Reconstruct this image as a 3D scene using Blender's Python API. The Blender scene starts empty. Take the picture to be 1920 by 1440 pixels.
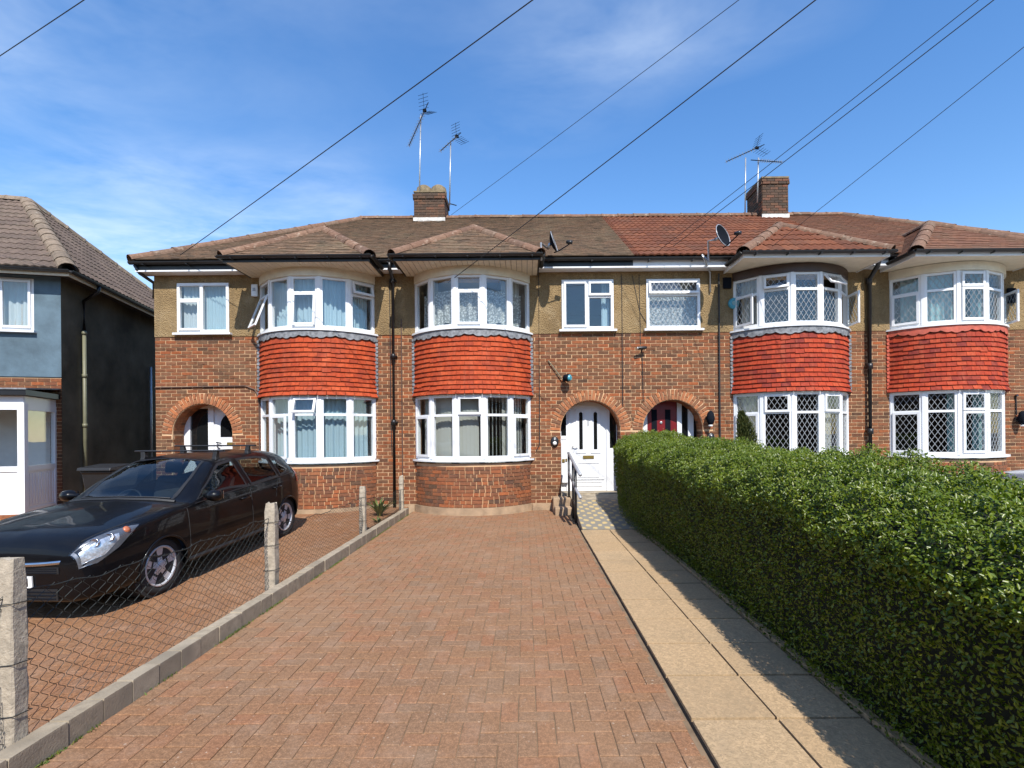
import bpy, bmesh, math, random
import numpy as np
from mathutils import Vector, Matrix
R = math.radians
random.seed(11)
rng = np.random.default_rng(11)
sc = bpy.context.scene
col = sc.collection

# ------------------------------------------------------------------ camera, sky, sun, exposure
FPX, PX, PY, CAMH, ROLL = 940.0, 985.0, 816.0, 1.6, R(0.5)
cam = bpy.data.cameras.new('camera')
cam.sensor_width = 36.0
cam.lens = FPX / 1920 * 36
cam.shift_x = -(PX - 960) / 1920
cam.shift_y = (PY - 720) / 1920
cam.clip_start, cam.clip_end = 0.05, 2000
cam_o = bpy.data.objects.new('camera', cam)
cam_o.location = (0, 0, CAMH)
cam_o.rotation_euler = (R(90), ROLL, 0)
col.objects.link(cam_o)
sc.camera = cam_o

SUN_TO = Vector((0.235, -1.0, 1.08)).normalized()
SUN_EL = math.asin(SUN_TO.z)
world = bpy.data.worlds.new('World')
sc.world = world
world.use_nodes = True
wn, wl = world.node_tree.nodes, world.node_tree.links
wn.clear()


def wnode(t, **k):
    n = wn.new(t)
    for a, b in k.items():
        setattr(n, a, b)
    return n


w_out = wnode('ShaderNodeOutputWorld')
w_bg = wnode('ShaderNodeBackground')
w_bg.inputs['Strength'].default_value = 0.10
sky = wnode('ShaderNodeTexSky', sky_type='NISHITA', sun_disc=False)
sky.sun_elevation = SUN_EL
sky.sun_rotation = math.atan2(SUN_TO.x, SUN_TO.y)
sky.air_density, sky.dust_density, sky.ozone_density = 1.25, 0.15, 3.2
w_hsv = wnode('ShaderNodeHueSaturation')
w_hsv.inputs['Hue'].default_value = 0.506
w_hsv.inputs['Saturation'].default_value = 1.24
w_hsv.inputs['Value'].default_value = 1.66
wl.new(sky.outputs[0], w_hsv.inputs['Color'])
# thin cirrus: noise on the sky plane (direction divided by its height)
tc = wnode('ShaderNodeTexCoord')
sep = wnode('ShaderNodeSeparateXYZ')
wl.new(tc.outputs['Generated'], sep.inputs[0])
zc = wnode('ShaderNodeMath', operation='MAXIMUM'); zc.inputs[1].default_value = 0.06
wl.new(sep.outputs['Z'], zc.inputs[0])
dx = wnode('ShaderNodeMath', operation='DIVIDE'); wl.new(sep.outputs['X'], dx.inputs[0]); wl.new(zc.outputs[0], dx.inputs[1])
dy = wnode('ShaderNodeMath', operation='DIVIDE'); wl.new(sep.outputs['Y'], dy.inputs[0]); wl.new(zc.outputs[0], dy.inputs[1])
cmb = wnode('ShaderNodeCombineXYZ'); wl.new(dx.outputs[0], cmb.inputs[0]); wl.new(dy.outputs[0], cmb.inputs[1])
mp = wnode('ShaderNodeMapping'); mp.inputs['Rotation'].default_value = (0, 0, R(35)); mp.inputs['Scale'].default_value = (0.7, 1.0, 1)
mp.inputs['Location'].default_value = (0.35, 1.75, 0.0)
wl.new(cmb.outputs[0], mp.inputs['Vector'])
n1 = wnode('ShaderNodeTexNoise'); n1.inputs['Scale'].default_value = 0.62; n1.inputs['Detail'].default_value = 2.0
n2 = wnode('ShaderNodeTexNoise'); n2.inputs['Scale'].default_value = 2.3; n2.inputs['Detail'].default_value = 5; n2.inputs['Roughness'].default_value = 0.62; n2.inputs['Distortion'].default_value = 0.25
wl.new(mp.outputs[0], n1.inputs['Vector']); wl.new(mp.outputs[0], n2.inputs['Vector'])
r1 = wnode('ShaderNodeMapRange'); r1.inputs['From Min'].default_value = 0.46; r1.inputs['From Max'].default_value = 0.80
r2 = wnode('ShaderNodeMapRange'); r2.inputs['From Min'].default_value = 0.34; r2.inputs['From Max'].default_value = 0.8
side = wnode('ShaderNodeMath', operation='MULTIPLY_ADD'); side.inputs[1].default_value = -0.10; wl.new(dx.outputs[0], side.inputs[0]); wl.new(n1.outputs['Fac'], side.inputs[2])
wl.new(side.outputs[0], r1.inputs['Value']); wl.new(n2.outputs['Fac'], r2.inputs['Value'])
mul = wnode('ShaderNodeMath', operation='MULTIPLY'); wl.new(r1.outputs[0], mul.inputs[0]); wl.new(r2.outputs[0], mul.inputs[1])
mul2 = wnode('ShaderNodeMath', operation='MULTIPLY'); mul2.inputs[1].default_value = 1.0; wl.new(mul.outputs[0], mul2.inputs[0])
w_mix = wnode('ShaderNodeMix', data_type='RGBA')
w_mix.inputs['B'].default_value = (8.6, 9.6, 10.6, 1)
wl.new(mul2.outputs[0], w_mix.inputs['Factor']); wl.new(w_hsv.outputs[0], w_mix.inputs['A'])
wl.new(w_mix.outputs['Result'], w_bg.inputs['Color'])
wl.new(w_bg.outputs[0], w_out.inputs['Surface'])

sun = bpy.data.lights.new('sun', 'SUN')
sun.energy = 5.0
sun.angle = R(0.53)
sun.color = (1.0, 0.955, 0.88)
sun_o = bpy.data.objects.new('sun', sun)
sun_o.rotation_euler = (-SUN_TO).to_track_quat('-Z', 'Y').to_euler()
sun_o.location = (3, -8, 14)
col.objects.link(sun_o)

vs = sc.view_settings
vs.view_transform, vs.look, vs.gamma, vs.exposure = 'Standard', 'None', 1.0, 0.42
vs.use_curve_mapping = False
sc.cycles.max_bounces = 8
sc.cycles.transparent_max_bounces = 16
sc.cycles.caustics_reflective = sc.cycles.caustics_refractive = False
sc.cycles.use_denoising = True

# ------------------------------------------------------------------ helpers
OFF = {}


def thing(name, loc, label=None, cat=None, rotz=0, group=None, local=False, kind=None):
    o = bpy.data.objects.new(name, None)
    o.empty_display_size = 0.2
    o.location = loc
    o.rotation_euler = (0, 0, rotz)
    col.objects.link(o)
    if not local:
        OFF[o.name] = Vector(loc)
    tag(o, label, cat, group, kind)
    return o


def tag(o, label=None, cat=None, group=None, kind=None):
    if label: o['label'] = label
    if cat: o['category'] = cat
    if group: o['group'] = group
    if kind: o['kind'] = kind
    return o


def link(name, me, parent=None, mat=None, M=None):
    o = bpy.data.objects.new(name, me)
    if mat is not None:
        if len(me.materials) == 0:
            me.materials.append(mat)
    if parent is not None:
        o.parent = parent
        if parent.name in OFF:
            o.matrix_parent_inverse = Matrix.Translation(-OFF[parent.name])
    if M is not None:
        o.matrix_local = M
    col.objects.link(o)
    return o


class MB:
    def __init__(s): s.v, s.f = [], []

    def quad(s, *p):
        b = len(s.v); s.v += [tuple(q) for q in p]; s.f.append(tuple(range(b, b + len(p))))

    def box(s, x0, x1, y0, y1, z0, z1, T=None):
        b = len(s.v)
        P = [(x0, y0, z0), (x1, y0, z0), (x1, y1, z0), (x0, y1, z0), (x0, y0, z1), (x1, y0, z1), (x1, y1, z1), (x0, y1, z1)]
        if T: P = [tuple(T(*p)) for p in P]
        s.v += P
        s.f += [tuple(b + i for i in q) for q in ((0, 3, 2, 1), (4, 5, 6, 7), (0, 1, 5, 4), (1, 2, 6, 5), (2, 3, 7, 6), (3, 0, 4, 7))]

    def loft(s, rings, closed=True, caps=False):
        b = len(s.v); n = len(rings[0])
        for r in rings: s.v += [tuple(p) for p in r]
        for i in range(len(rings) - 1):
            for j in range(n if closed else n - 1):
                k = (j + 1) % n
                s.f.append((b + i * n + j, b + i * n + k, b + (i + 1) * n + k, b + (i + 1) * n + j))
        if caps:
            s.f.append(tuple(b + j for j in range(n))[::-1])
            s.f.append(tuple(b + (len(rings) - 1) * n + j for j in range(n)))

    def tube(s, pts, r, n=6, caps=True):
        pts = [Vector(p) for p in pts]
        rings = []
        up = Vector((0, 0, 1))
        for i, p in enumerate(pts):
            d = (pts[min(i + 1, len(pts) - 1)] - pts[max(i - 1, 0)])
            if d.length < 1e-9: d = Vector((0, 0, 1))
            d.normalize()
            a = d.cross(up)
            if a.length < 1e-3: a = d.cross(Vector((1, 0, 0)))
            a.normalize(); c = a.cross(d)
            rr = r[i] if isinstance(r, (list, tuple)) else r
            rings.append([p + (a * math.cos(2 * math.pi * k / n) + c * math.sin(2 * math.pi * k / n)) * rr for k in range(n)])
        s.loft(rings, True, caps)

    def lathe(s, prof, c, axis, n=24):
        axis = Vector(axis).normalized()
        a = axis.cross(Vector((0, 0, 1)))
        if a.length < 1e-3: a = Vector((1, 0, 0))
        a.normalize(); d = axis.cross(a)
        c = Vector(c)
        rings = [[c + axis * h + (a * math.cos(2 * math.pi * k / n) + d * math.sin(2 * math.pi * k / n)) * r for k in range(n)] for r, h in prof]
        s.loft(rings, True, True)

    def prism(s, poly, fn, d0, d1):
        """poly of 2D points, fn(a,b,d)->3D"""
        n = len(poly); b = len(s.v)
        s.v += [tuple(fn(p[0], p[1], d0)) for p in poly] + [tuple(fn(p[0], p[1], d1)) for p in poly]
        s.f.append(tuple(range(b, b + n))[::-1]); s.f.append(tuple(range(b + n, b + 2 * n)))
        for i in range(n):
            j = (i + 1) % n
            s.f.append((b + i, b + j, b + n + j, b + n + i))

    def mesh(s, name, smooth=False):
        me = bpy.data.meshes.new(name)
        me.from_pydata(s.v, [], s.f)
        if smooth:
            me.polygons.foreach_set('use_smooth', [True] * len(me.polygons))
        me.update()
        return me

    def build(s, name, mat, parent=None, smooth=False, M=None, bevel=0):
        o = link(name, s.mesh(name, smooth), parent, mat, M)
        if bevel:
            b = o.modifiers.new('bevel', 'BEVEL'); b.width = bevel; b.segments = 2; b.limit_method = 'ANGLE'
        return o


def fixnormals(me):
    bm = bmesh.new(); bm.from_mesh(me)
    bmesh.ops.recalc_face_normals(bm, faces=bm.faces)
    bm.to_mesh(me); bm.free()


def TF(O, u, n):
    O, u, n = Vector(O), Vector(u), Vector(n)
    return lambda x, y, z: O + u * x + n * y + Vector((0, 0, z))


def basis(loc, x, y, z, s=(1, 1, 1)):
    return Matrix(((x[0] * s[0], y[0] * s[1], z[0] * s[2], loc[0]), (x[1] * s[0], y[1] * s[1], z[1] * s[2], loc[1]),
                   (x[2] * s[0], y[2] * s[1], z[2] * s[2], loc[2]), (0, 0, 0, 1)))


def project(p):
    if p[1] < 0.3: return None
    a = (p[0]) / p[1] * FPX; b = -(p[2] - CAMH) / p[1] * FPX
    return PX + a + b * math.sin(ROLL), PY + b - a * math.sin(ROLL)


def emit(name, me, mat, pieces, parent, limit=300, rest='', W=None, hidden=None):
    """pieces: matrices; the ones that show largest become objects that share one mesh, the rest one joined part"""
    if len(me.materials) == 0: me.materials.append(mat)
    W = W or Matrix.Identity(4)

    def key(M):
        p = (W @ M).translation
        q = project(p)
        pen = 0 if q and -20 < q[0] < 1940 and -20 < q[1] < 1460 else 1000
        if hidden and hidden(p): pen += 500
        return pen + p.length
    order = sorted(pieces, key=key) if len(pieces) > limit else pieces
    top = order[:limit]
    for M in top:
        o = bpy.data.objects.new(name, me)
        o.parent = parent
        o.matrix_local = M
        col.objects.link(o)
    more = order[limit:]
    if more:
        n = len(me.vertices)
        co = np.empty(n * 3); me.vertices.foreach_get('co', co); co = co.reshape(-1, 3)
        fs = [tuple(p.vertices) for p in me.polygons]
        A = np.array([np.array(M) for M in more])
        V = np.einsum('kij,nj->kni', A[:, :3, :3], co) + A[:, None, :3, 3]
        V = V.reshape(-1, 3)
        F = [tuple(i + k * n for i in f) for k in range(len(more)) for f in fs]
        m2 = bpy.data.meshes.new(rest); m2.from_pydata(V.tolist(), [], F); m2.update()
        o = link(rest, m2, parent, mat); o['kind'] = 'stuff'


# ------------------------------------------------------------------ materials
class NT:
    def __init__(s, name):
        s.m = bpy.data.materials.new(name); s.m.use_nodes = True
        s.n = s.m.node_tree.nodes; s.l = s.m.node_tree.links
        s.b = s.n['Principled BSDF']; s.out = s.n['Material Output']
        s.pos = None

    def new(s, t, ins=None, **k):
        n = s.n.new(t)
        for a, b in k.items(): setattr(n, a, b)
        for a, b in (ins or {}).items(): s.set(n.inputs[a], b)
        return n

    def set(s, sock, v):
        if isinstance(v, bpy.types.NodeSocket): s.l.new(v, sock)
        else: sock.default_value = v

    def P(s):
        if s.pos is None: s.pos = s.new('ShaderNodeNewGeometry')
        return s.pos.outputs['Position']

    def noise(s, scale, detail=4, rough=0.6, vec=None, dist=0.0):
        n = s.new('ShaderNodeTexNoise', {'Scale': scale, 'Detail': detail, 'Roughness': rough, 'Distortion': dist})
        s.l.new(vec if vec is not None else s.P(), n.inputs['Vector'])
        return n.outputs['Fac']

    def math(s, op, a, b=0.0, c=None):
        n = s.new('ShaderNodeMath', operation=op)
        s.set(n.inputs[0], a); s.set(n.inputs[1], b)
        if c is not None: s.set(n.inputs[2], c)
        return n.outputs[0]

    def rand(s):
        s.P()
        oi = s.new('ShaderNodeObjectInfo')
        return s.math('FRACT', s.math('ADD', oi.outputs['Random'], s.pos.outputs['Random Per Island']))

    def ramp(s, fac, cols, interp='LINEAR'):
        n = s.new('ShaderNodeValToRGB'); r = n.color_ramp; r.interpolation = interp
        while len(r.elements) < len(cols): r.elements.new(0.5)
        for e, (p, c) in zip(r.elements, cols):
            e.position = p; e.color = (*c, 1) if len(c) == 3 else c
        s.l.new(fac, n.inputs[0])
        return n.outputs[0]

    def mix(s, fac, a, b, mode='MIX'):
        n = s.new('ShaderNodeMix', data_type='RGBA', blend_type=mode)
        s.set(n.inputs['Factor'], fac)
        for k, v in (('A', a), ('B', b)):
            if isinstance(v, bpy.types.NodeSocket): s.l.new(v, n.inputs[k])
            else: n.inputs[k].default_value = (*v, 1)
        return n.outputs['Result']

    def rng(s, v, a, b, c=0.0, d=1.0):
        n = s.new('ShaderNodeMapRange', {'From Min': a, 'From Max': b, 'To Min': c, 'To Max': d})
        s.l.new(v, n.inputs['Value'])
        return n.outputs[0]

    def bump(s, h, strength=0.3, dist=0.01):
        n = s.new('ShaderNodeBump', {'Strength': strength, 'Distance': dist})
        s.l.new(h, n.inputs['Height']); s.l.new(n.outputs[0], s.b.inputs['Normal'])

    def color(s, c):
        if isinstance(c, bpy.types.NodeSocket): s.l.new(c, s.b.inputs['Base Color'])
        else: s.b.inputs['Base Color'].default_value = (*c, 1)


def spread(cols, interp=None):
    n = len(cols)
    return [(i / max(1, n - 1), c) for i, c in enumerate(cols)]


def plain(name, c, rough=0.5, metal=0.0, var=0.12, scale=6.0, bump=0.0, bscale=40.0, spec=0.5, coat=0.0):
    t = NT(name)
    if var:
        f = t.noise(scale, 5)
        f2 = t.rng(f, 0.3, 0.7, 1 - var, 1 + var)
        cc = t.new('ShaderNodeVectorMath', operation='SCALE'); cc.inputs[0].default_value = c; t.l.new(f2, cc.inputs['Scale'])
        t.l.new(cc.outputs[0], t.b.inputs['Base Color'])
    else: t.color(c)
    t.b.inputs['Roughness'].default_value = rough; t.b.inputs['Metallic'].default_value = metal
    t.b.inputs['Specular IOR Level'].default_value = spec
    if coat: t.b.inputs['Coat Weight'].default_value = coat; t.b.inputs['Coat Roughness'].default_value = 0.03
    if bump: t.bump(t.noise(bscale, 4), bump)
    return t.m


def pieces_mat(name, cols, rough=0.85, mott=0.25, mscale=18, bump=0.4, bscale=90, spec=0.3, dirt=None, dscale=1.2, dthr=(0.5, 0.75), extra=None):
    t = NT(name)
    c = t.ramp(t.rand(), spread(cols))
    f = t.noise(mscale, 5, 0.65)
    c = t.mix(1.0, c, t.ramp(f, [(0.25, (1 - mott,) * 3), (0.75, (1 + mott * 0.6,) * 3)]), 'MULTIPLY')
    if dirt:
        c = t.mix(t.rng(t.noise(dscale, 5, 0.65), dthr[0], dthr[1], 0, 0.8), c, dirt)
    if extra: c = extra(t, c)
    t.color(c)
    t.b.inputs['Roughness'].default_value = rough; t.b.inputs['Specular IOR Level'].default_value = spec
    t.bump(t.noise(bscale, 4), bump, 0.006)
    return t.m


M = {}
BR = [(0.265, 0.076, 0.027), (0.125, 0.059, 0.028), (0.213, 0.072, 0.032), (0.085, 0.043, 0.024), (0.243, 0.087, 0.035), (0.162, 0.069, 0.032), (0.309, 0.087, 0.028), (0.140, 0.072, 0.039), (0.221, 0.090, 0.042)]
M['brick'] = pieces_mat('brick_multi', BR, mott=0.4, dirt=(0.15, 0.095, 0.055), dscale=1.1, dthr=(0.52, 0.85))
M['brick_arch'] = pieces_mat('brick_arch', [(0.40, 0.14, 0.055), (0.27, 0.105, 0.05), (0.42, 0.16, 0.066), (0.18, 0.085, 0.046), (0.37, 0.14, 0.06), (0.42, 0.145, 0.055)], mott=0.35)
M['brick_bay'] = pieces_mat('brick_bay', [(0.312, 0.099, 0.039), (0.123, 0.069, 0.041), (0.246, 0.090, 0.042), (0.098, 0.057, 0.039), (0.295, 0.112, 0.048), (0.197, 0.082, 0.042), (0.344, 0.107, 0.039)], mott=0.4)
M['brick_stack'] = pieces_mat('brick_sooty', [(0.10, 0.06, 0.038), (0.06, 0.04, 0.03), (0.14, 0.07, 0.04), (0.075, 0.05, 0.035), (0.2, 0.08, 0.045)], mott=0.45, dirt=(0.05, 0.045, 0.035), dscale=2.5)
M['mortar'] = plain('mortar', (0.55, 0.355, 0.20), 0.95, var=0.3, scale=3, bump=0.4)
M['mortar_dark'] = plain('mortar_dark', (0.17, 0.125, 0.09), 0.95, var=0.3, scale=5, bump=0.4)


def render_mat():
    t = NT('roughcast')
    f = t.noise(1.6, 6, 0.65)
    c = t.ramp(f, [(0.3, (0.225, 0.15, 0.072)), (0.55, (0.36, 0.25, 0.125)), (0.75, (0.43, 0.315, 0.18))])
    v = t.new('ShaderNodeTexVoronoi', {'Scale': 46.0}); t.l.new(t.P(), v.inputs['Vector'])
    c = t.mix(t.rng(v.outputs['Distance'], 0.1, 0.6, 0.0, 0.4), c, (0.12, 0.08, 0.04))
    sv = t.new('ShaderNodeVectorMath', operation='MULTIPLY'); t.l.new(t.P(), sv.inputs[0]); sv.inputs[1].default_value = (5.0, 1.0, 0.55)
    c = t.mix(t.rng(t.noise(1.0, 5, 0.7, sv.outputs[0]), 0.48, 0.72, 0, 0.6), c, (0.17, 0.12, 0.065))
    c = t.mix(t.rng(t.noise(3.5, 6, 0.7), 0.55, 0.75, 0, 0.5), c, (0.40, 0.31, 0.19))
    spots = t.rng(t.noise(9, 3), 0.68, 0.76)
    c = t.mix(spots, c, (0.06, 0.045, 0.03))
    t.color(c); t.b.inputs['Roughness'].default_value = 0.95; t.b.inputs['Specular IOR Level'].default_value = 0.15
    h = t.math('ADD', v.outputs['Distance'], t.noise(25, 4))
    t.bump(h, 0.9, 0.02)
    return t.m


M['roughcast'] = render_mat()
M['plinth'] = plain('plinth_concrete', (0.34, 0.235, 0.145), 0.9, var=0.25, scale=5, bump=0.35)
M['upvc'] = plain('white_upvc', (0.72, 0.73, 0.74), 0.32, var=0.02, scale=3)
M['white_paint'] = plain('white_paint', (0.72, 0.71, 0.68), 0.5, var=0.06, scale=7)
M['cream'] = plain('cream_paint', (0.66, 0.60, 0.47), 0.55, var=0.10, scale=6, bump=0.1)
M['soffit'] = plain('soffit_cream', (0.62, 0.55, 0.42), 0.6, var=0.12, scale=9)
M['brownwood'] = plain('dark_brown_paint', (0.045, 0.022, 0.014), 0.45, var=0.2)
M['black'] = plain('black_plastic', (0.012, 0.012, 0.013), 0.4, var=0.2)
M['lead'] = plain('lead_flashing', (0.17, 0.175, 0.185), 0.65, var=0.55, scale=14, bump=0.3, bscale=20)
M['leadcame'] = plain('lead_came', (0.36, 0.38, 0.40), 0.5, var=0.1)
M['redlead'] = plain('painted_flashing', (0.40, 0.075, 0.04), 0.6, var=0.25, scale=9)
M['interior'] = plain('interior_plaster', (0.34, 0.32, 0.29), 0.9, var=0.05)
M['room_dark'] = plain('interior_dark', (0.045, 0.042, 0.04), 0.9, var=0.05)  # dimness of an unlit room put into the wall colour
def faded(t, c):
    sv = t.new('ShaderNodeVectorMath', operation='MULTIPLY'); t.l.new(t.P(), sv.inputs[0]); sv.inputs[1].default_value = (6.0, 6.0, 0.9)
    c = t.mix(t.rng(t.noise(1.3, 5, 0.7, sv.outputs[0]), 0.52, 0.75, 0, 0.45), c, (0.45, 0.12, 0.06))
    return t.mix(t.rng(t.noise(2.0, 4, 0.7, sv.outputs[0]), 0.58, 0.8, 0, 0.35), c, (0.14, 0.04, 0.026))
tile_cols = [(0.366, 0.049, 0.013), (0.416, 0.061, 0.016), (0.307, 0.040, 0.012), (0.455, 0.076, 0.022), (0.386, 0.054, 0.014), (0.337, 0.046, 0.013)]
M['tile_red'] = pieces_mat('red_hung_tile', tile_cols, 0.82, mott=0.38, mscale=16, bump=0.35, dirt=(0.16, 0.032, 0.02), dscale=2.6, dthr=(0.5, 0.8), extra=faded)
M['tile_red_worn'] = pieces_mat('red_hung_tile_worn', [(0.348, 0.040, 0.013), (0.397, 0.049, 0.015), (0.268, 0.031, 0.015), (0.417, 0.063, 0.021), (0.189, 0.026, 0.018), (0.378, 0.044, 0.014), (0.308, 0.037, 0.015)], 0.82, mott=0.38, mscale=16, bump=0.35, extra=faded)
def roof_dirt(light):
    def fn(t, c):
        c = t.mix(t.rng(t.noise(38, 3, 0.7), 0.60, 0.72, 0, 0.75), c, light)
        c = t.mix(t.rng(t.noise(3.2, 5, 0.7), 0.52, 0.75, 0, 0.55), c, (0.06, 0.055, 0.03))
        return c
    return fn
M['roof_old'] = pieces_mat('weathered_tile', [(0.142, 0.092, 0.057), (0.185, 0.115, 0.072), (0.104, 0.070, 0.046), (0.209, 0.125, 0.075), (0.152, 0.100, 0.064)], 0.95, mott=0.4, mscale=14, bump=0.6, dirt=(0.21, 0.16, 0.10), dscale=1.0, dthr=(0.5, 0.8), extra=roof_dirt((0.34, 0.27, 0.17)))
M['roof_red'] = pieces_mat('brown_red_tile', [(0.167, 0.055, 0.024), (0.137, 0.045, 0.021), (0.198, 0.069, 0.031), (0.152, 0.050, 0.023), (0.114, 0.041, 0.021)], 0.9, mott=0.35, mscale=22, bump=0.4, dirt=(0.13, 0.065, 0.038), dscale=1.6)
M['roof_brown'] = pieces_mat('brown_plain_tile', [(0.190, 0.088, 0.052), (0.157, 0.073, 0.045), (0.224, 0.103, 0.059), (0.168, 0.083, 0.050)], 0.92, mott=0.35, mscale=20, bump=0.5, dirt=(0.12, 0.085, 0.055), dscale=1.4)
M['roof_grey'] = pieces_mat('grey_brown_tile', [(0.14, 0.10, 0.078), (0.115, 0.083, 0.066), (0.165, 0.118, 0.09), (0.13, 0.092, 0.072)], 0.92, mott=0.4, mscale=16, bump=0.5, extra=roof_dirt((0.25, 0.2, 0.14)))
M['ridge'] = pieces_mat('ridge_tile', [(0.178, 0.098, 0.063), (0.215, 0.125, 0.081), (0.148, 0.086, 0.058), (0.192, 0.125, 0.085)], 0.92, mott=0.4, mscale=14, bump=0.5, dirt=(0.42, 0.36, 0.28), dscale=7, dthr=(0.58, 0.78))
M['ridge_grey'] = pieces_mat('ridge_tile_grey', [(0.2, 0.15, 0.105), (0.24, 0.18, 0.13), (0.17, 0.13, 0.095)], 0.92, mott=0.45, mscale=12, bump=0.5, dirt=(0.45, 0.41, 0.33), dscale=9, dthr=(0.6, 0.76))
M['underlay'] = plain('roof_underlay', (0.03, 0.025, 0.02), 0.95, var=0.1)
M['cement'] = plain('cement', (0.30, 0.25, 0.18), 0.95, var=0.35, scale=7, bump=0.6)
M['flaunch'] = plain('mossy_cement', (0.19, 0.145, 0.085), 0.95, var=0.4, scale=9, bump=0.8)
M['terracotta'] = plain('terracotta', (0.42, 0.11, 0.06), 0.8, var=0.15)
M['whitelead'] = plain('white_flashing', (0.55, 0.53, 0.49), 0.7, var=0.35, scale=9)
M['blue_render'] = plain('slate_blue_paint', (0.088, 0.135, 0.168), 0.8, var=0.28, scale=2.2, bump=0.5, bscale=14)
M['flank'] = plain('dark_roughcast', (0.10, 0.083, 0.058), 0.95, var=0.45, scale=1.2, bump=0.8, bscale=60, spec=0.1)
M['olive'] = plain('olive_pipe_paint', (0.15, 0.145, 0.09), 0.5, var=0.1)
M['galv'] = plain('galvanised_steel', (0.42, 0.43, 0.44), 0.42, 0.7, var=0.2, scale=20)
M['greypaint'] = plain('grey_rail_paint', (0.33, 0.34, 0.36), 0.4, 0.2, var=0.1)
M['brass'] = plain('brass', (0.52, 0.36, 0.10), 0.35, 0.9, var=0.1)
M['red_door'] = plain('red_door_paint', (0.16, 0.006, 0.008), 0.35, var=0.05)
M['darkglass'] = plain('dark_glass', (0.008, 0.009, 0.01), 0.06, var=0.0, spec=0.6)
M['cable'] = plain('cable_black', (0.02, 0.02, 0.022), 0.6, var=0)
M['cable_brown'] = plain('cable_brown', (0.09, 0.05, 0.035), 0.6, var=0)
M['dish'] = plain('dish_grey_black', (0.009, 0.011, 0.016), 0.85, var=0.1, spec=0.05)
M['alarm_blue'] = plain('alarm_blue', (0.05, 0.28, 0.36), 0.4, var=0.1)
M['yellow'] = plain('yellow_paint', (0.75, 0.42, 0.01), 0.5, var=0.08)
M['timber'] = plain('pole_timber', (0.11, 0.075, 0.05), 0.9, var=0.3)


def glass_mat(name, tint=(0.95, 0.97, 0.97), add=0.055, rough=0.0):
    t = NT(name)
    t.n.remove(t.b)
    tr = t.new('ShaderNodeBsdfTransparent', {'Color': (*tint, 1)})
    gl = t.new('ShaderNodeBsdfGlossy', {'Color': (1, 1, 1, 1), 'Roughness': rough})
    t.P()
    dt = t.new('ShaderNodeVectorMath', operation='DOT_PRODUCT'); t.l.new(t.pos.outputs['Incoming'], dt.inputs[0]); t.l.new(t.pos.outputs['Normal'], dt.inputs[1])
    cosv = t.math('ABSOLUTE', dt.outputs['Value'])
    sch = t.math('POWER', t.math('SUBTRACT', 1.0, cosv), 5.0)
    wob = t.new('ShaderNodeBump', {'Strength': 0.02, 'Distance': 0.05})
    t.l.new(t.noise(2.2, 1), wob.inputs['Height'])
    t.l.new(wob.outputs[0], gl.inputs['Normal'])
    mx = t.new('ShaderNodeMixShader')
    t.l.new(t.math('MINIMUM', t.math('MULTIPLY_ADD', sch, 0.9, add), 1.0), mx.inputs[0])
    t.l.new(tr.outputs[0], mx.inputs[1]); t.l.new(gl.outputs[0], mx.inputs[2]); t.l.new(mx.outputs[0], t.out.inputs['Surface'])
    return t.m


M['glass'] = glass_mat('window_glass')
M['car_glass'] = glass_mat('car_glass', (0.5, 0.58, 0.6), 0.06)
M['lens'] = glass_mat('lamp_lens', (0.95, 0.95, 0.95), 0.05)


def cloth(name, c, trans=0.45, lace=None):
    t = NT(name); t.n.remove(t.b)
    d = t.new('ShaderNodeBsdfDiffuse', {'Color': (*c, 1)}); tl = t.new('ShaderNodeBsdfTranslucent', {'Color': (*c, 1)})
    mx = t.new('ShaderNodeMixShader', {0: trans}); t.l.new(d.outputs[0], mx.inputs[1]); t.l.new(tl.outputs[0], mx.inputs[2])
    out = mx.outputs[0]
    if lace:
        tr = t.new('ShaderNodeBsdfTransparent')
        v = t.new('ShaderNodeTexVoronoi', {'Scale': lace}); t.l.new(t.P(), v.inputs['Vector'])
        m2 = t.new('ShaderNodeMixShader'); t.l.new(t.rng(v.outputs['Distance'], 0.25, 0.6, 0.05, 0.6), m2.inputs[0])
        t.l.new(out, m2.inputs[1]); t.l.new(tr.outputs[0], m2.inputs[2]); out = m2.outputs[0]
    t.l.new(out, t.out.inputs['Surface'])
    return t.m


M['net'] = cloth('net_curtain', (0.70, 0.77, 0.80))
M['net_blue'] = cloth('net_curtain_blue', (0.55, 0.72, 0.80))
M['lace'] = cloth('lace_curtain', (0.80, 0.83, 0.82), 0.4, 26.0)
M['drape'] = cloth('teal_drape', (0.36, 0.55, 0.56), 0.3)
M['blind'] = cloth('blind_fabric', (0.50, 0.50, 0.46), 0.3)


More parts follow.
